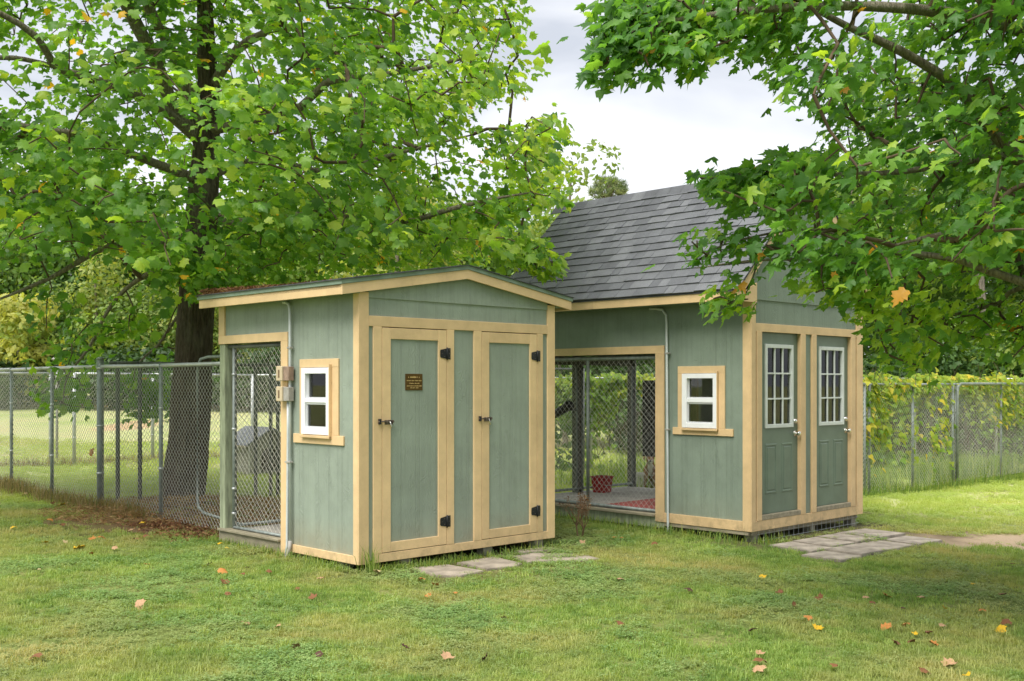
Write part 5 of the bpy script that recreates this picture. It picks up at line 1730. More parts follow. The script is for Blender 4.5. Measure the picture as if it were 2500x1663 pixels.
link('stems', arr_mesh('stems', v, q), M['twig'], VN)['kind'] = 'stuff'


V4 = empty('fence_vine', (pa4.x, pa4.y, 0))
tag(V4, 'large yellow vine leaves climbing the right-hand chain link fence beside the kennel shed', 'vine')
P4 = []
d4 = (pb4 - pa4)
for (xa, xb, za, zb, n_) in ((2114, 2170, -0.95, -0.05, 260), (2114, 2230, -0.3, 0.10, 190), (2270, 2325, -1.2, -0.15, 80), (2430, 2520, -0.8, 0.12, 420), (2170, 2440, -0.15, 0.09, 190), (2120, 2330, -1.5, -0.6, 160)):
    for _ in range(n_):
        u_ = u_at(rnd.uniform(xa, xb), CB, 1.96)
        q = loc(CB, u_, 1.96 + rnd.gauss(0.02, 0.05), za + (zb - za) * rnd.random() ** 0.8)
        P4.append((q.x - pa4.x, q.y - pa4.y, q.z))
P4 = np.array(P4)
n = len(P4)
nf = -np.array(V)
Fv = leaf_frames(unit(nf[None] + np.array([0, 0, 0.6]) + rs.normal(0, 0.5, (n, 3))), np.array([0, 0, -1.0]) + rs.normal(0, 0.5, (n, 3)))
l4 = link('foliage', leaf_mesh('foliage', P4, Fv, rs.uniform(0.06, 0.14, n), np.clip(rs.normal(0.6, 0.22, n), 0, 1), [leaf_shape('vine', 0.3, 0.3), leaf_shape('vine', 0.5, 0.1)]), M['vine'], V4)
l4['kind'] = 'stuff'
s0 = P4[rs.randint(0, n, 60)]
s1 = s0 + np.column_stack([rs.normal(0, .15, 60), rs.normal(0, .15, 60) , rs.uniform(.15, .4, 60)])
v, q = prisms(s0, s1, np.full(60, 0.004), np.full(60, 0.003), 4)
link('stems', arr_mesh('stems', v, q), M['twig'], V4)['kind'] = 'stuff'


def blades(name, label, cat, pts, hgt, wid, mat, lean=0.35, kind='stuff', parent=None, tint=None):
    """tall grass: bent two-piece blades"""
    n = len(pts)
    az = rs.uniform(0, 2 * math.pi, n)
    h = hgt * rs.uniform(0.45, 1.15, n) if np.isscalar(hgt) else hgt * rs.uniform(0.55, 1.1, n)
    d = np.column_stack([np.cos(az), np.sin(az), np.zeros(n)])
    s = np.column_stack([-np.sin(az + rs.normal(0, .6, n)), np.cos(az), np.zeros(n)])
    s = unit(s)
    l = np.abs(rs.normal(0, lean, n))[:, None]
    p0 = pts
    p1 = pts + d * l * h[:, None] * 0.35 + np.array([0, 0, 1.0]) * h[:, None] * 0.6
    p2 = pts + d * l * h[:, None] * 1.1 + np.array([0, 0, 1.0]) * h[:, None] * (1 - 0.35 * np.minimum(l, 1))
    w0 = (wid * rs.uniform(0.6, 1.3, n))[:, None] / 2
    Vv = np.stack([p0 - s * w0, p0 + s * w0, p1 + s * w0 * 0.8, p1 - s * w0 * 0.8, p2], 1).reshape(-1, 3)
    b = np.arange(n)[:, None] * 5
    T = np.concatenate([b + np.array([[0, 1, 2]]), b + np.array([[0, 2, 3]]), b + np.array([[3, 2, 4]])])
    tt = rs.uniform(0, 1, n) if tint is None else tint
    o = link(name, arr_mesh(name, Vv, T, np.tile(tt, 3)), mat, parent)
    if kind: o['kind'] = kind
    if label: tag(o, label, cat)
    return o


def strip_pts(p, q, n, wdt):
    t = rs.uniform(0, 1, n)
    P = np.array(p)[None, :2] * (1 - t[:, None]) + np.array(q)[None, :2] * t[:, None]
    P = P + rs.normal(0, wdt, (n, 2))
    return np.column_stack([P, gz(P[:, 0], P[:, 1]) - 0.01])


# tall weeds between the right-hand fences, along the left fence and round the sheds
w4 = []
for k in range(9):
    o = 0.25 + k * 0.42
    w4.append(strip_pts(loc(CB, 3.0, 1.96 + o), loc(CB, 13.5, 1.96 + o), 2600, 0.16))
w4 = np.concatenate(w4)
keep = n3(w4, 0.8, 4.0) > -0.28
w4 = w4[keep]
hh = 0.42 + 0.75 * n3(w4, 0.7, 9.0)
blades('tall_weeds', 'tall seeding weeds behind the right-hand chain link fence', 'weeds', w4, np.clip(hh, 0.2, 1.0), 0.010, M['weed'])
blades('fence_weeds', 'dry tufts and tall grass along the foot of the left fence', 'weeds',
       np.concatenate([strip_pts(loc(CA, 0.22, 4.6), loc(CA, 0.22, 9.0), 2300, 0.09), strip_pts(loc(CA, 0.2, 8.2), loc(CA, 0.2, 11), 1300, 0.15)]), 0.24, 0.006, M['weeddry'], 0.6)
blades('fence_weeds', 'scruffy grass line under the far fence on the left', 'weeds', strip_pts(a3, b3, 5000, 0.13), 0.22, 0.009, M['weeddry'], 0.5)
blades('fence_weeds', 'low green weeds at the foot of the right-hand fence', 'weeds', strip_pts(pa4, pb4, 4200, 0.08), 0.22, 0.008, M['weed'], 0.5)
sw_ = [strip_pts(loc(CA, 0.05, -0.06), loc(CA, 0.10, -0.10), 70, 0.035)]
blades('grass_clump', 'tall green grass clump at the small shed front corner', 'grass clump', sw_[0], 0.30, 0.006, M['weed'], 0.35)
blades('shed_foot_weeds', 'mixed weeds along the foot of the small shed front', 'weeds',
       np.concatenate([strip_pts(loc(CA, 0.15, -0.06), loc(CA, 1.3, -0.06), 480, 0.045), strip_pts(loc(CA, 1.3, -0.08), loc(CA, 2.45, -0.10), 200, 0.045), strip_pts(loc(CA, -0.06, 0.1), loc(CA, -0.06, 2.4), 500, 0.04)]), 0.11, 0.006, M['weed'], 0.7)
blades('shed_foot_weeds', 'weeds along the foot of the kennel shed side wall', 'weeds',
       np.concatenate([strip_pts(loc(CB, -0.16, 0.0), loc(CB, -0.16, 3.6), 900, 0.07), strip_pts(loc(CB, 0.0, -0.06), loc(CB, 0.5, -0.10), 90, 0.05)]), 0.14, 0.007, M['weed'], 0.7)

# straw and fallen leaves round the tree's foot
STW = litter('straw', None, 9000, lambda: (lambda a, r: (tb0.x + 0.25 + math.cos(a) * r * 1.5, tb0.y - 0.55 + math.sin(a) * r * 1.25,
             float(gz(np.float64(tb0.x + math.cos(a) * r), np.float64(tb0.y + math.sin(a) * r))) + abs(rnd.gauss(0, 0.03)) + 0.14 * max(0, 1 - r / 1.1)))(rnd.uniform(0, 6.28), math.sqrt(rnd.random()) * 1.2), 0.055, M['straw'], 0.07)
tag(STW, 'brown straw and leaf litter heaped round the tree trunk', 'straw')
LIT2 = litter('leaf_litter', None, 1500, lambda: (lambda p: (p.x, p.y, float(gz(np.float64(p.x), np.float64(p.y))) + rnd.uniform(0.0, 0.05)))(loc(CA, rnd.gauss(0.1, 0.22), rnd.uniform(2.5, 4.2))), 0.024, M['litter'], 0.4)
tag(LIT2, 'brown leaf litter in front of the gate beside the small shed', 'leaf litter')

# ------------------------------------------------------------------ paving
def slab(name, C, poly, mat, label, grp, cat='paver', th=0.05, rise=0.018):
    bm = bmesh.new()
    W = [loc(C, u, m) for u, m in poly]
    cx_ = sum((p for p in W), Vector()) / len(W)
    z0 = float(gz(np.float64(cx_.x), np.float64(cx_.y)))
    tilt = (rnd.uniform(-.008, .008), rnd.uniform(-.008, .008))
    top = [bm.verts.new((p.x - cx_.x, p.y - cx_.y, rise + (p.x - cx_.x) * (tilt[0] - 0.02) + (p.y - cx_.y) * tilt[1])) for p in W]
    bot = [bm.verts.new((v.co.x, v.co.y, v.co.z - th)) for v in top]
    n = len(W)
    bm.faces.new(top)
    bm.faces.new(bot[::-1])
    for i in range(n): bm.faces.new((top[i], bot[i], bot[(i + 1) % n], top[(i + 1) % n]))
    bmesh.ops.recalc_face_normals(bm, faces=bm.faces[:])
    bmesh.ops.bevel(bm, geom=bm.edges[:], offset=0.006, segments=2, affect='EDGES')
    o = obj_bm(name, bm, mat)
    o.location = (cx_.x, cx_.y, z0)
    tag(o, label, cat, grp)
    return o


def rect(u0, u1, m0, m1): return [(u0 + rnd.uniform(-.01, .01), m0 + rnd.uniform(-.01, .01)), (u1, m0 + rnd.uniform(-.01, .01)), (u1, m1), (u0, m1 + rnd.uniform(-.01, .01))]
PAV = []
for (r_, lb) in ((rect(-0.02, 0.42, -0.73, -0.22), 'concrete paver under the near corner of the glazed doors'),
                 (rect(0.44, 0.93, -0.72, -0.22), 'concrete paver against the wire skirt, second along the doors'),
                 (rect(0.95, 1.42, -0.72, -0.22), 'concrete paver against the wire skirt, third along the doors'),
                 (rect(1.46, 2.12, -0.70, -0.20), 'farthest concrete paver beside the shed, touching the bare soil'),
                 (rect(-0.25, 0.18, -1.20, -0.76), 'outer concrete paver nearest the camera by the larger shed'),
                 (rect(0.20, 1.38, -1.19, -0.75), 'longest outer concrete paver in front of the glazed doors'),
                 (rect(1.42, 2.03, -1.19, -0.76), 'outer concrete paver at the right end beside bare soil')):
    PAV.append(r_)
    slab('paver', CB, r_, M['paver'], lb, 'concrete pavers by the larger shed', th=0.06, rise=0.022)
STN = [([(0.50, -0.06), (0.46, -0.50), (0.62, -0.62), (0.95, -0.56), (0.90, -0.12)], 'left flagstone below the plaqued door, half under grass'),
       ([(0.99, -0.14), (1.0, -0.55), (1.30, -0.60), (1.46, -0.52), (1.50, -0.10)], 'middle flagstone between the two plank doors'),
       ([(1.60, -0.24), (1.50, -0.56), (1.85, -0.72), (2.20, -0.82), (2.26, -0.52), (1.90, -0.22)], 'long flagstone pointing towards the larger shed'),
       ([(1.86, 0.0), (1.80, -0.17), (2.30, -0.20), (2.26, -0.02)], 'small flagstone tucked under the right plank door')]
for poly, lb in STN: slab('flagstone', CA, poly, M['stone'], lb, 'flagstones by the small shed', 'flagstone', 0.06, 0.016)

# ------------------------------------------------------------------ lawn grass
src = bpy.data.collections.new('grass_sources')


def tuft_mesh(k, nb, hgt, rad, clover=False):
    r = np.random.RandomState(100 + k)
    V_, T_ = [], []
    if not clover:
        for i in range(nb):
            a = r.uniform(0, 6.28); rr = rad * math.sqrt(r.uniform())
            p = np.array([math.cos(a) * rr, math.sin(a) * rr, -0.004])
            az = r.uniform(0, 6.28)
            d = np.array([math.cos(az), math.sin(az), 0])
            s = np.array([-math.sin(az), math.cos(az), 0])
            h = hgt * r.uniform(0.5, 1.15)
            l = abs(r.normal(0, 0.75)) * h
            wd = r.uniform(0.0011, 0.0024)
            b = len(V_)
            V_ += [p - s * wd, p + s * wd, p + d * l * 0.4 + [0, 0, h * 0.62] + s * wd * 0.8, p + d * l * 0.4 + [0, 0, h * 0.62] - s * wd * 0.8, p + d * l + [0, 0, h * max(0.35, 1 - 0.4 * l / h)]]
            T_ += [(b, b + 1, b + 2), (b, b + 2, b + 3), (b + 3, b + 2, b + 4)]
    else:
        for i in range(nb):
            a = r.uniform(0, 6.28); rr = rad * math.sqrt(r.uniform())
            c = np.array([math.cos(a) * rr, math.sin(a) * rr, hgt * r.uniform(0.3, 1.0)])
            th = r.uniform(0, 6.28)
            for q in range(3):
                t = th + q * 2.094
                d = np.array([math.cos(t), math.sin(t), r.normal(0, 0.25)])
                s = np.array([-math.sin(t), math.cos(t), r.normal(0, 0.2)])
                z = r.uniform(0.006, 0.010)
                b = len(V_)
                V_ += [c, c + d * z * 0.7 + s * z * 0.55, c + d * z * 1.15, c + d * z * 0.7 - s * z * 0.55]
                T_ += [(b, b + 1, b + 2), (b, b + 2, b + 3)]
    me = arr_mesh('tuft', np.array(V_), np.array(T_))
    me.materials.append(M['clover'] if clover else M['grass'])
    return me


for k in range(8):
    me = tuft_mesh(k, 24, (0.024, 0.030, 0.038, 0.050, 0.027)[k], 0.040) if k < 5 else tuft_mesh(k, 15, (0.022, 0.028, 0.035)[k - 5], 0.05, True)
    o = bpy.data.objects.new('tuft_%02d' % k, me)
    src.objects.link(o)


def lawn_points():
    out = []
    for (y0, y1, dn, sc) in ((4.6, 8.0, 620, 1.0), (8.0, 11.0, 480, 1.05), (11.0, 15.0, 300, 1.2), (15.0, 20.0, 170, 1.5), (20.0, 27.0, 60, 2.2)):
        wx = 0.50 * y1 + 0.6
        n = int(2 * wx * (y1 - y0) * dn)
        p = np.column_stack([rs.uniform(-wx, wx, n), rs.uniform(y0, y1, n)])
        p = p[np.abs(p[:, 0]) < 0.485 * p[:, 1] + 0.5]
        out.append(np.column_stack([p, np.full(len(p), sc)]))
    return np.concatenate(out)


lp = lawn_points()
P3 = np.column_stack([lp[:, :2], np.zeros(len(lp))])
ok = ~in_shed(CA, P3, 0.10, 2.36, 0.10, 2.36)
ok &= ~in_shed(CB, P3, 0.12, 2.36, 0.10, 3.7)
def in_quad(C, poly):
    d = P3[:, :2] - np.array(C[:2])
    return inpoly(d @ np.array(U[:2]), d @ np.array(V[:2]), poly)
for poly in PAV: ok &= ~in_quad(CB, poly)
edge = n3(P3, 3.5, 8.0)
for poly, _ in STN: ok &= ~(in_quad(CA, poly) & (edge < 0.12))
def ell(cx_, cy_, rx, ry): return np.sqrt(((P3[:, 0] - cx_) / rx) ** 2 + ((P3[:, 1] - cy_) / ry) ** 2)
ok &= ~(in_shed(CB, P3, -0.10, 2.6, -0.16, 3.8) & (rs.uniform(0, 1, len(P3)) < 0.85))
ok &= ~(in_shed(CA, P3, 0.9, 2.5, -0.14, 2.5) & (rs.uniform(0, 1, len(P3)) < 0.8))
e2 = n3(P3, 1.4, 2.0)
ok &= ~((ell(5.9, 12.6, 1.5, 0.7) + e2 * 0.8 < 1.0) & (rs.uniform(0, 1, len(P3)) < 0.93))
ok &= ~((ell(-3.9, 13.2, 1.7, 1.5) + e2 * 0.6 < 1.0) & (rs.uniform(0, 1, len(P3)) < 0.9))
thin = n3(P3, 1.1, 6.0)
ok &= ~((thin < -0.30) & (rs.uniform(0, 1, len(P3)) < 0.55))
lp = lp[ok]
zz = gz(lp[:, 0], lp[:, 1])
clv = np.array(n3(np.column_stack([lp[:, :2], np.zeros(len(lp))]), 0.9, 12.0))
idx = np.where((clv + rs.normal(0, 0.16, len(lp))) > 0.16, rs.randint(5, 8, len(lp)), rs.randint(0, 5, len(lp)))
me = bpy.data.meshes.new('lawn_grass')
me.vertices.add(len(lp))
me.vertices.foreach_set('co', np.column_stack([lp[:, :2], zz]).astype(np.float32).ravel())
def add_attr(nm, tp_, data):
    a = me.attributes.new(nm, tp_, 'POINT')
    a.data.foreach_set('vector' if tp_ == 'FLOAT_VECTOR' else 'value', data)
add_attr('pick', 'INT', idx.astype(np.int32))
add_attr('scl', 'FLOAT', (lp[:, 2] * rs.uniform(0.7, 1.35, len(lp)) * (1 + 0.3 * n3(np.column_stack([lp[:, :2], np.zeros(len(lp))]), 1.8, 1.0))).astype(np.float32))
add_attr('turn', 'FLOAT_VECTOR', np.column_stack([rs.normal(0, .08, len(lp)), rs.normal(0, .08, len(lp)), rs.uniform(0, 6.28, len(lp))]).astype(np.float32).ravel())
lg = link('lawn_grass', me)
tag(lg, 'short mown grass and clover of the lawn', 'grass', None, 'stuff')
ng = bpy.data.node_groups.new('grass_scatter', 'GeometryNodeTree')
ng.interface.new_socket('Geometry', in_out='INPUT', socket_type='NodeSocketGeometry')
ng.interface.new_socket('Geometry', in_out='OUTPUT', socket_type='NodeSocketGeometry')
gi = ng.nodes.new('NodeGroupInput'); go = ng.nodes.new('NodeGroupOutput')
m2p = ng.nodes.new('GeometryNodeMeshToPoints')
ci = ng.nodes.new('GeometryNodeCollectionInfo')
ci.inputs['Collection'].default_value = src
ci.inputs['Separate Children'].default_value = True
ci.inputs['Reset Children'].default_value = True
iop = ng.nodes.new('GeometryNodeInstanceOnPoints')
iop.inputs['Pick Instance'].default_value = True
def nattr(nm, tp_):
    q = ng.nodes.new('GeometryNodeInputNamedAttribute')
    q.data_type = tp_
    q.inputs['Name'].default_value = nm
    return [s for s in q.outputs if s.enabled and s.name == 'Attribute'][0]
ng.links.new(gi.outputs[0], m2p.inputs['Mesh'])
ng.links.new(m2p.outputs[0], iop.inputs['Points'])
ng.links.new(ci.outputs[0], iop.inputs['Instance'])
ng.links.new(nattr('pick', 'INT'), iop.inputs['Instance Index'])
ng.links.new(nattr('turn', 'FLOAT_VECTOR'), iop.inputs['Rotation'])
ng.links.new(nattr('scl', 'FLOAT'), iop.inputs['Scale'])
ng.links.new(iop.outputs[0], go.inputs[0])
md = lg.modifiers.new('scatter', 'NODES')
md.node_group = ng

# ------------------------------------------------------------------ fallen leaves, one by one
def on_ground(xf, yf):
    g = 0.0
    for _ in range(6):
        d = (g - E) * FPX / (HY - yf)
        x = (xf - CX) / FPX * d
        g = float(gz(np.float64(x), np.float64(d)))
    return x, d, g


LC = {'Y': (0.68, 0.42, 0.02), 'T': (0.44, 0.27, 0.15), 'O': (0.48, 0.20, 0.05), 'B': (0.20, 0.085, 0.035), 'D': (0.085, 0.035, 0.022), 'C': (0.62, 0.48, 0.27)}
LN = {'Y': 'bright yellow', 'T': 'curled tan', 'O': 'orange-brown', 'B': 'brown', 'D': 'dark shrivelled', 'C': 'cream-coloured'}
LM = {}
for k, c in LC.items():
    LM[k] = simple('fallen_leaf_' + LN[k].replace(' ', '_').replace('-', '_'), c, 0.7, 0.22, 14)
shapes = []
for i in range(5):
    P_, T_ = leaf_shape('maple' if i % 2 else 'tulip', (0.7, -0.6, 0.9, 0.4, -0.9)[i], (0.5, -0.7, 0.2, 0.9, -0.4)[i], 2.0)
    P_ = P_.copy(); P_[:, 2] -= P_[:, 2].min()
    shapes.append((P_ - np.array([0, 0.4, 0]), T_))
cache = {}
f1 = [(285, 75, 'Y', 1.3), (655, 162, 'Y', 1.1), (345, 183, 'C', 1.1), (62, 185, 'Y', 1), (205, 248, 'Y', 0.9), (365, 275, 'Y', 1.5), (1015, 255, 'Y', .8), (1045, 278, 'Y', .7), (245, 68, 'B', 1), (232, 148, 'O', 1), (290, 170, 'B', 1),
      (425, 232, 'O', 1.2), (465, 232, 'O', 1.1), (605, 195, 'T', 1), (300, 245, 'C', .9), (1025, 390, 'O', 1.1), (1032, 432, 'B', .9), (965, 348, 'D', .8), (1140, 365, 'B', .7), (1118, 397, 'B', .5), (1235, 388, 'B', .8), (1478, 415, 'T', .8),
      (1050, 490, 'B', .7), (1370, 465, 'B', .6), (1440, 502, 'B', 1), (650, 540, 'T', 1.2), (1130, 628, 'T', .8), (1365, 740, 'T', 1), (170, 785, 'B', 1), (1940, 425, 'O', .9), (2005, 445, 'O', .9), (1970, 497, 'O', .8), (2095, 485, 'O', .6),
      (1735, 390, 'C', 1.1), (2060, 785, 'T', 1.2), (2230, 795, 'D', .9), (1865, 735, 'D', .8), (1470, 770, 'D', .6), (675, 350, 'O', .8), (115, 25, 'T', 1.1), (1280, 640, 'T', .6), (2320, 600, 'T', .6), (670, 220, 'B', .6), (180, 375, 'C', .5), (530, 275, 'T', .8), (420, 300, 'O', .6), (705, 120, 'O', .9), (600, 130, 'O', .9), (550, 128, 'B', .9)]
f2 = [(500, 352, 'T', 1.1), (812, 397, 'D', .9), (1155, 332, 'Y', .8), (1232, 405, 'B', .8), (1415, 430, 'B', 1.1), (1300, 462, 'B', .7), (1360, 530, 'O', .9), (1405, 570, 'Y', 1), (1110, 588, 'D', 1), (495, 553, 'B', 1), (1725, 420, 'O', 1), (1630, 430, 'T', .7), (1660, 455, 'B', .7),
      (1885, 432, 'T', .9), (1995, 483, 'Y', .9), (2165, 493, 'O', .8), (2260, 415, 'B', .9), (2125, 370, 'Y', .6), (2275, 550, 'B', .9), (2255, 580, 'Y', 1), (1725, 572, 'O', 1.2), (1815, 563, 'O', .9), (1980, 563, 'T', .8), (1920, 598, 'B', .7), (1765, 645, 'B', .9), (1845, 640, 'B', .8),
      (1940, 645, 'O', .9), (1145, 690, 'T', .8), (1140, 730, 'B', 1), (1145, 768, 'T', 1.1), (1480, 753, 'B', .7), (2015, 740, 'T', 1.3), (1895, 780, 'B', 1), (2095, 792, 'Y', .8), (325, 175, 'T', 1), (470, 150, 'O', .7), (505, 155, 'O', .7), (655, 183, 'B', .8), (1800, 480, 'D', .5), (2305, 270, 'B', .7), (1855, 597, 'Y', .6)]
FL = {}
for fr2, ox, oy in ((f1, 0, 1200), (f2, 1250, 1240)):
    for (x, y, c, s) in fr2:
        X, Y, Z = on_ground(ox + x * 0.5303, oy + y * 0.5303)
        k = (c, rnd.randrange(5))
        if k not in cache:
            P_, T_ = shapes[k[1]]
            cache[k] = arr_mesh('fallen_leaf', P_, T_)
            cache[k].materials.append(LM[c])
        o = bpy.data.objects.new('fallen_leaf', cache[k])
        o.location = (X, Y, Z + 0.026 * (1.0 if Y < 11 else 1.2))
        o.rotation_euler = (rnd.gauss(0.15, 0.3), rnd.gauss(0, 0.3), rnd.uniform(0, 6.28))
        q = 0.076 * s * rnd.uniform(0.9, 1.1)
        o.scale = (q, q, q * 0.8)
        col.objects.link(o)
        where = 'near the left fence' if Y > 10.2 and X < -0.5 else ('on the left lawn' if X < -0.9 else ('on the middle lawn' if X < 1.6 else 'on the lower right lawn'))
        FL.setdefault((c, where), []).append((X / Y, o))

ORD = ['first', 'second', 'third', 'fourth', 'fifth', 'sixth', 'seventh', 'eighth', 'ninth', 'tenth', 'eleventh', 'twelfth', 'thirteenth', 'fourteenth']
for (c, where), lst in FL.items():
    lst.sort(key=lambda q: q[0])
    for i, (_, o) in enumerate(lst):
        lab = '%s fallen leaf %s' % (LN[c], where)
        if len(lst) > 1: lab += ', ' + ('leftmost' if i == 0 else ('rightmost' if i == len(lst) - 1 else ORD[i] + ' from left')) + ' of these'
        tag(o, lab, 'fallen leaf', 'fallen leaves ' + where)

cl_ = bpy.data.objects.new('fallen_leaf', cache[[k for k in cache if k[0] == 'O'][0]])
cp = px(228, 1104, 14.05, True)
cl_.location = cp
cl_.rotation_euler = (1.3, 0.3, -0.7)
cl_.scale = (0.12, 0.12, 0.1)
col.objects.link(cl_)
tag(cl_, 'dry orange leaf caught halfway up the left fence wire beside the thick post', 'fallen leaf')

# ------------------------------------------------------------------ things in the kennels and yard
def feet(o): return o
bk = empty('red_bucket', loc(CB, 1.44, 3.40, -1.505), RZ + 0.1)
tag(bk, 'square red plastic bucket on the kennel floor', 'bucket')
bm = bmesh.new()
rings = []
for (h_, s_) in ((0.0, 0.095), (0.20, 0.115), (0.215, 0.122), (0.225, 0.122), (0.225, 0.112), (0.03, 0.090)):
    rings.append([bm.verts.new((sx * s_, sy * s_, h_)) for sx, sy in ((-1, -1), (1, -1), (1, 1), (-1, 1))])
for r0, r1 in zip(rings, rings[1:]):
    for k in range(4): bm.faces.new((r0[k], r0[(k + 1) % 4], r1[(k + 1) % 4], r1[k]))
bm.faces.new(rings[-1]); bm.faces.new(rings[0][::-1])
bmesh.ops.bevel(bm, geom=[e for e in bm.edges if abs(e.verts[0].co.z - e.verts[1].co.z) > 0.1], offset=0.014, segments=3, affect='EDGES')
obj_bm('tub', bm, M['red'], bk)
tube(bk, 'handle', [(-0.118, 0, 0.20), (-0.122, -0.03, 0.14), (-0.08, -0.125, 0.10), (0.08, -0.125, 0.10), (0.122, -0.03, 0.14), (0.118, 0, 0.20)], 0.004, M['galv'], 6)

pw = px(1564, 1210, 16.9, True)
wb = empty('white_bucket', (pw.x, pw.y, gz(pw.x, pw.y)))
tag(wb, 'white plastic bucket standing behind the kennel beside the dog', 'bucket')
bm = bmesh.new()
sg = 18
rings = [[bm.verts.new((r_ * math.cos(6.2832 * k / sg), r_ * math.sin(6.2832 * k / sg), h_)) for k in range(sg)] for h_, r_ in ((0, 0.085), (0.28, 0.10), (0.285, 0.108), (0.31, 0.108), (0.31, 0.098), (0.02, 0.08))]
for r0, r1 in zip(rings, rings[1:]):
    for k in range(sg): bm.faces.new((r0[k], r0[(k + 1) % sg], r1[(k + 1) % sg], r1[k]))
bm.faces.new(rings[0][::-1]); bm.faces.new(rings[-1])
obj_bm('tub', bm, M['wht_plastic'], wb)
tube(wb, 'handle', [(-0.108, 0, 0.29), (-0.08, -0.09, 0.24), (0, -0.125, 0.22), (0.08, -0.09, 0.24), (0.108, 0, 0.29)], 0.003, M['galv'], 6)

# dog sitting behind the kennel wire, facing the camera
dp = px(1588, 1210, 16.9, True)
dg = empty('dog', (dp.x, dp.y, gz(dp.x, dp.y)), R(180) - 0.15)
tag(dg, 'brown and white dog sitting behind the kennel wire, looking out', 'dog')
dv = [((0, -.17, .12), .11), ((0, -.10, .24), .105), ((0, 0, .34), .10), ((0, .07, .41), .085), ((0, .09, .48), .062), ((0, .11, .54), .068), ((0, .17, .525), .048), ((0, .24, .505), .036),
      ((.065, .06, .34), .05), ((.07, .10, .20), .033), ((.07, .10, .06), .026), ((.07, .15, .025), .028),
      ((-.065, .06, .34), .05), ((-.07, .10, .20), .033), ((-.07, .10, .06), .026), ((-.07, .15, .025), .028),
      ((.11, -.10, .14), .075), ((.135, .03, .13), .055), ((.13, -.06, .04), .035), ((.13, .08, .025), .03),
      ((-.11, -.10, .14), .075), ((-.135, .03, .13), .055), ((-.13, -.06, .04), .035), ((-.13, .08, .025), .03),
      ((.055, .09, .59), .026), ((.085, .085, .575), .014), ((-.055, .09, .59), .026), ((-.085, .085, .575), .014), ((.0, -.28, .05), .03), ((.08, -.40, .04), .016)]
de = [(0, 1), (1, 2), (2, 3), (3, 4), (4, 5), (5, 6), (6, 7), (2, 8), (8, 9), (9, 10), (10, 11), (2, 12), (12, 13), (13, 14), (14, 15), (0, 16), (16, 17), (17, 18), (18, 19), (0, 20), (20, 21), (21, 22), (22, 23), (5, 24), (24, 25), (5, 26), (26, 27), (0, 28), (28, 29)]
me = bpy.data.meshes.new('body')
me.from_pydata([p for p, _ in dv], de, [])
db = link('body', me, None, dg)
db.modifiers.new('skin', 'SKIN').use_smooth_shade = True
for v_, (_, r_) in zip(me.skin_vertices[0].data, dv): v_.radius = (r_, r_)
me.skin_vertices[0].data[0].use_root = True
sb = db.modifiers.new('sub', 'SUBSURF'); sb.levels = 2; sb.render_levels = 2
m_, nt_, bs_ = nodes('dog_coat')
tcd = nt_.nodes.new('ShaderNodeTexCoord'); spd = nt_.nodes.new('ShaderNodeSeparateXYZ')
nt_.links.new(tcd.outputs['Object'], spd.inputs[0])
ab = nt_.nodes.new('ShaderNodeMath'); ab.operation = 'ABSOLUTE'; nt_.links.new(spd.outputs[0], ab.inputs[0])
nd_ = noise_tex(nt_, 14, 3, 0.6, tcd.outputs['Object'])
ad_ = nt_.nodes.new('ShaderNodeMath'); ad_.operation = 'MULTIPLY_ADD'; nt_.links.new(nd_.outputs[0], ad_.inputs[0]); ad_.inputs[1].default_value = 0.06; nt_.links.new(ab.outputs[0], ad_.inputs[2])
lt = nt_.nodes.new('ShaderNodeMath'); lt.operation = 'LESS_THAN'; nt_.links.new(ad_.outputs[0], lt.inputs[0]); lt.inputs[1].default_value = 0.066
gt = nt_.nodes.new('ShaderNodeMath'); gt.operation = 'GREATER_THAN'; nt_.links.new(spd.outputs[1], gt.inputs[0]); gt.inputs[1].default_value = 0.05
lz = nt_.nodes.new('ShaderNodeMath'); lz.operation = 'LESS_THAN'; nt_.links.new(spd.outputs[2], lz.inputs[0]); lz.inputs[1].default_value = 0.53
mu = nt_.nodes.new('ShaderNodeMath'); mu.operation = 'MULTIPLY'; nt_.links.new(lt.outputs[0], mu.inputs[0]); nt_.links.new(gt.outputs[0], mu.inputs[1])
mu2 = nt_.nodes.new('ShaderNodeMath'); mu2.operation = 'MULTIPLY'; nt_.links.new(mu.outputs[0], mu2.inputs[0]); nt_.links.new(lz.outputs[0], mu2.inputs[1])
cc_ = mixc(nt_, mu2.outputs[0], (0.25, 0.125, 0.055), (0.62, 0.58, 0.52))
nt_.links.new(cc_, bs_.inputs['Base Color'])
bs_.inputs['Roughness'].default_value = 0.8
me.materials.append(m_)
for sx in (-1, 1):
    bm = bmesh.new()
    bmesh.ops.create_uvsphere(bm, u_segments=8, v_segments=6, radius=0.011, matrix=Matrix.Translation((sx * 0.03, 0.172, 0.552)))
    obj_bm('eye', bm, M['black_rub'], dg, True)
    tube(dg, 'ear', [(sx * 0.055, 0.10, 0.595), (sx * 0.085, 0.10, 0.585), (sx * 0.098, 0.115, 0.545), (sx * 0.095, 0.125, 0.51)], [0.02, 0.024, 0.02, 0.006], M['stud'], 8)
bm = bmesh.new()
bmesh.ops.create_uvsphere(bm, u_segments=10, v_segments=8, radius=0.019, matrix=Matrix.Translation((0, 0.272, 0.512)))
obj_bm('nose', bm, M['black_rub'], dg, True)

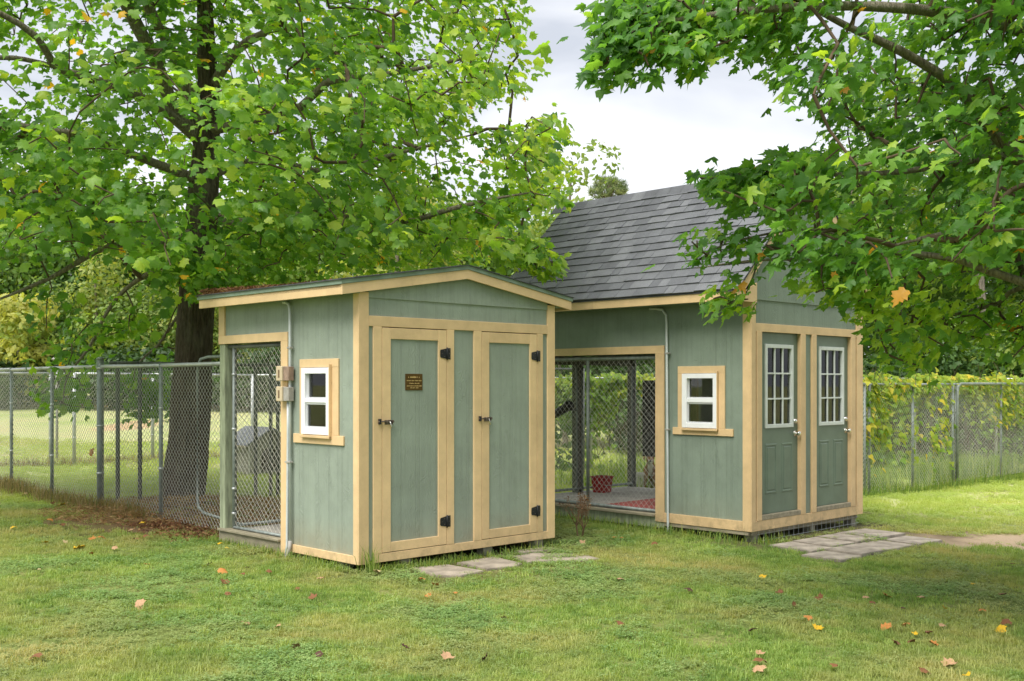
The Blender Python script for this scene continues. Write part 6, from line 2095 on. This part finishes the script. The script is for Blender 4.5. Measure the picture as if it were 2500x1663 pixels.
# black pipe end hung on the kennel's far side
p0, p1 = px(1340, 1020, 15.0, True), px(1390, 990, 14.6, True)
bp = empty('black_pipe', p0)
tag(bp, 'black pipe stub jutting out beside the left kennel post', 'pipe')
tube(bp, 'barrel', [(0, 0, 0), (p1 - p0) * 0.5, p1 - p0], [0.055, 0.058, 0.062], M['black_rub'], 14)
tube(bp, 'collar', [(p1 - p0) * 0.93, (p1 - p0) * 1.02], 0.070, M['black_rub'], 14)
tube(bp, 'bracket', [(p1 - p0) * 0.7, loc(CB, 1.14, 3.58, -0.36) - p0], 0.012, M['galv_d'], 6)

# dog house on the back lawn
hp = px(632, 1150, 19.3, True)
DH = empty('dog_house', (hp.x, hp.y, gz(hp.x, hp.y)), RZ)
tag(DH, 'small weathered dog house with grey shingled roof behind the small shed', 'dog house')
box(DH, 'wall', -0.42, 0.42, -0.34, -0.32, 0.04, 0.56, M['dh_wall'], 0.003, 0)
box(DH, 'wall', -0.42, 0.42, 0.32, 0.34, 0.04, 0.56, M['dh_wall'], 0.003, 0)
box(DH, 'wall', -0.42, -0.40, -0.3195, 0.3195, 0.04, 0.58, M['dh_wall'], 0.003, 0)
box(DH, 'wall', 0.40, 0.42, -0.3195, 0.3195, 0.04, 0.58, M['dh_wall'], 0.003, 0)
box(DH, 'floor', -0.39, 0.39, -0.31, 0.31, 0.05, 0.07, M['grey_wood'], 0, 0)
prism(DH, 'gable', [(-0.42, 0.561), (0.42, 0.561), (0.0, 0.80)], 'y', -0.338, -0.318, M['dh_wall'], 0)
prism(DH, 'gable', [(-0.42, 0.561), (0.42, 0.561), (0.0, 0.80)], 'y', 0.318, 0.338, M['dh_wall'], 0)
for s_ in (1, -1):
    prism(DH, 'roof', [(s_ * 0.52, 0.515), (0, 0.815), (0, 0.85), (s_ * 0.52, 0.55)], 'y', -0.46, 0.46, M['dh_roof'], 0)
    box(DH, 'eave_trim', min(s_ * 0.52, s_ * 0.54), max(s_ * 0.52, s_ * 0.54), -0.46, 0.46, 0.50, 0.545, M['grey_wood'], 0.002, 0)
for (u, m) in ((-0.4, -0.33), (0.38, -0.33), (-0.4, 0.30), (0.38, 0.30)):
    box(DH, 'corner_trim', u - 0.012, u + 0.022, m - 0.012, m + 0.035, 0.0, 0.56, M['wht_plastic'], 0.002, 0)
bm = bmesh.new()
ring = [(-0.16, 0.08), (0.16, 0.08), (0.16, 0.36)] + [(0.16 * math.cos(a), 0.36 + 0.12 * math.sin(a)) for a in np.linspace(0.2, math.pi - 0.2, 8)] + [(-0.16, 0.36)]
bm.faces.new([bm.verts.new((x, -0.3425, z)) for x, z in ring])
obj_bm('doorway_shade', bm, M['dark_in'], DH)  # flat dark face painted as the shade inside the opening

# garden lamp on its post beyond the fence
lq = px(139, 893, 21.5, True)
LP = empty('garden_lamp', (lq.x, lq.y, gz(lq.x, lq.y)))
tag(LP, 'small garden lamp with cream shade on a post beyond the left fence', 'lamp')
zt = lq.z - gz(lq.x, lq.y)
tube(LP, 'post', [(0, 0, -0.1), (0, 0, zt)], 0.028, M['lamp_metal'], 8)
tube(LP, 'collar', [(0, 0, zt), (0, 0, zt + 0.02)], 0.05, M['black_iron'], 12)
tube(LP, 'shade', [(0, 0, zt + 0.02), (0, 0, zt + 0.06), (0, 0, zt + 0.12)], [0.045, 0.06, 0.078], M['lamp_glass'], 12)
tube(LP, 'cap', [(0, 0, zt + 0.12), (0, 0, zt + 0.135), (0, 0, zt + 0.17), (0, 0, zt + 0.18)], [0.10, 0.10, 0.055, 0.03], M['lamp_metal'], 12)

# dry little shrub before the kennel opening
sx_, sy_, sz_ = on_ground(1412, 1312)
SH = empty('dry_shrub', (sx_, sy_, sz_))
tag(SH, 'small dead brown shrub in front of the kennel opening', 'shrub')
a_, b_, r0_, r1_ = [], [], [], []
def sprout(p, d, ln, r, dep):
    if dep == 0 or r < 0.001: return
    q = p + d * ln
    a_.append(tuple(p)); b_.append(tuple(q)); r0_.append(r); r1_.append(r * 0.7)
    for _ in range(rnd.choice((2, 3))):
        sprout(q, (d + Vector((rnd.gauss(0, .42), rnd.gauss(0, .42), rnd.uniform(0, .35)))).normalized(), ln * rnd.uniform(.6, .9), r * 0.62, dep - 1)
for _ in range(4): sprout(Vector((rnd.gauss(0, .02), rnd.gauss(0, .02), -0.03)), Vector((rnd.gauss(0, .25), rnd.gauss(0, .25), 1)).normalized(), 0.16, 0.009, 5)
v, t = prisms(np.array(a_), np.array(b_), np.array(r0_), np.array(r1_), 5)
M['deadtwig'] = simple('dead_twig', (0.25, 0.16, 0.095), 0.9, 0.2, 9)
link('stems', arr_mesh('stems', v, t, smooth=True), M['deadtwig'], SH)
bb = np.array(b_)
bb = bb[bb[:, 2] > 0.2]
quad_leaves('dry_leaves', SH, bb[rs.randint(0, len(bb), 200)] + rs.normal(0, .02, (200, 3)), rs.normal(0, 1, (200, 3)), rs.uniform(.012, .028, 200), rs.uniform(0, 1, 200), M['litter'])

# thin weed stalk standing between the plank doors
wx, wy, wz = on_ground(1118, 1345)
WS = empty('weed_stalk', (wx, wy, wz))
tag(WS, 'thin green weed stalk growing up between the plank doors', 'weed')
tube(WS, 'stem', [(0, 0, -0.02), (0.004, 0, 0.2), (-0.006, 0, 0.42), (0.0, 0.01, 0.62)], [0.004, 0.0035, 0.0025, 0.001], M['weed'], 6)
n = 240
hz_ = rs.uniform(0.08, 0.66, n)
quad_leaves('leaves', WS, np.column_stack([rs.normal(0, 0.026, n), rs.normal(0, 0.026, n), hz_]), rs.normal(0, 1, (n, 3)) + np.array([0, -0.4, 0.8]), rs.uniform(0.014, 0.034, n), rs.uniform(0.1, 0.7, n), M['weed'], 0.4)
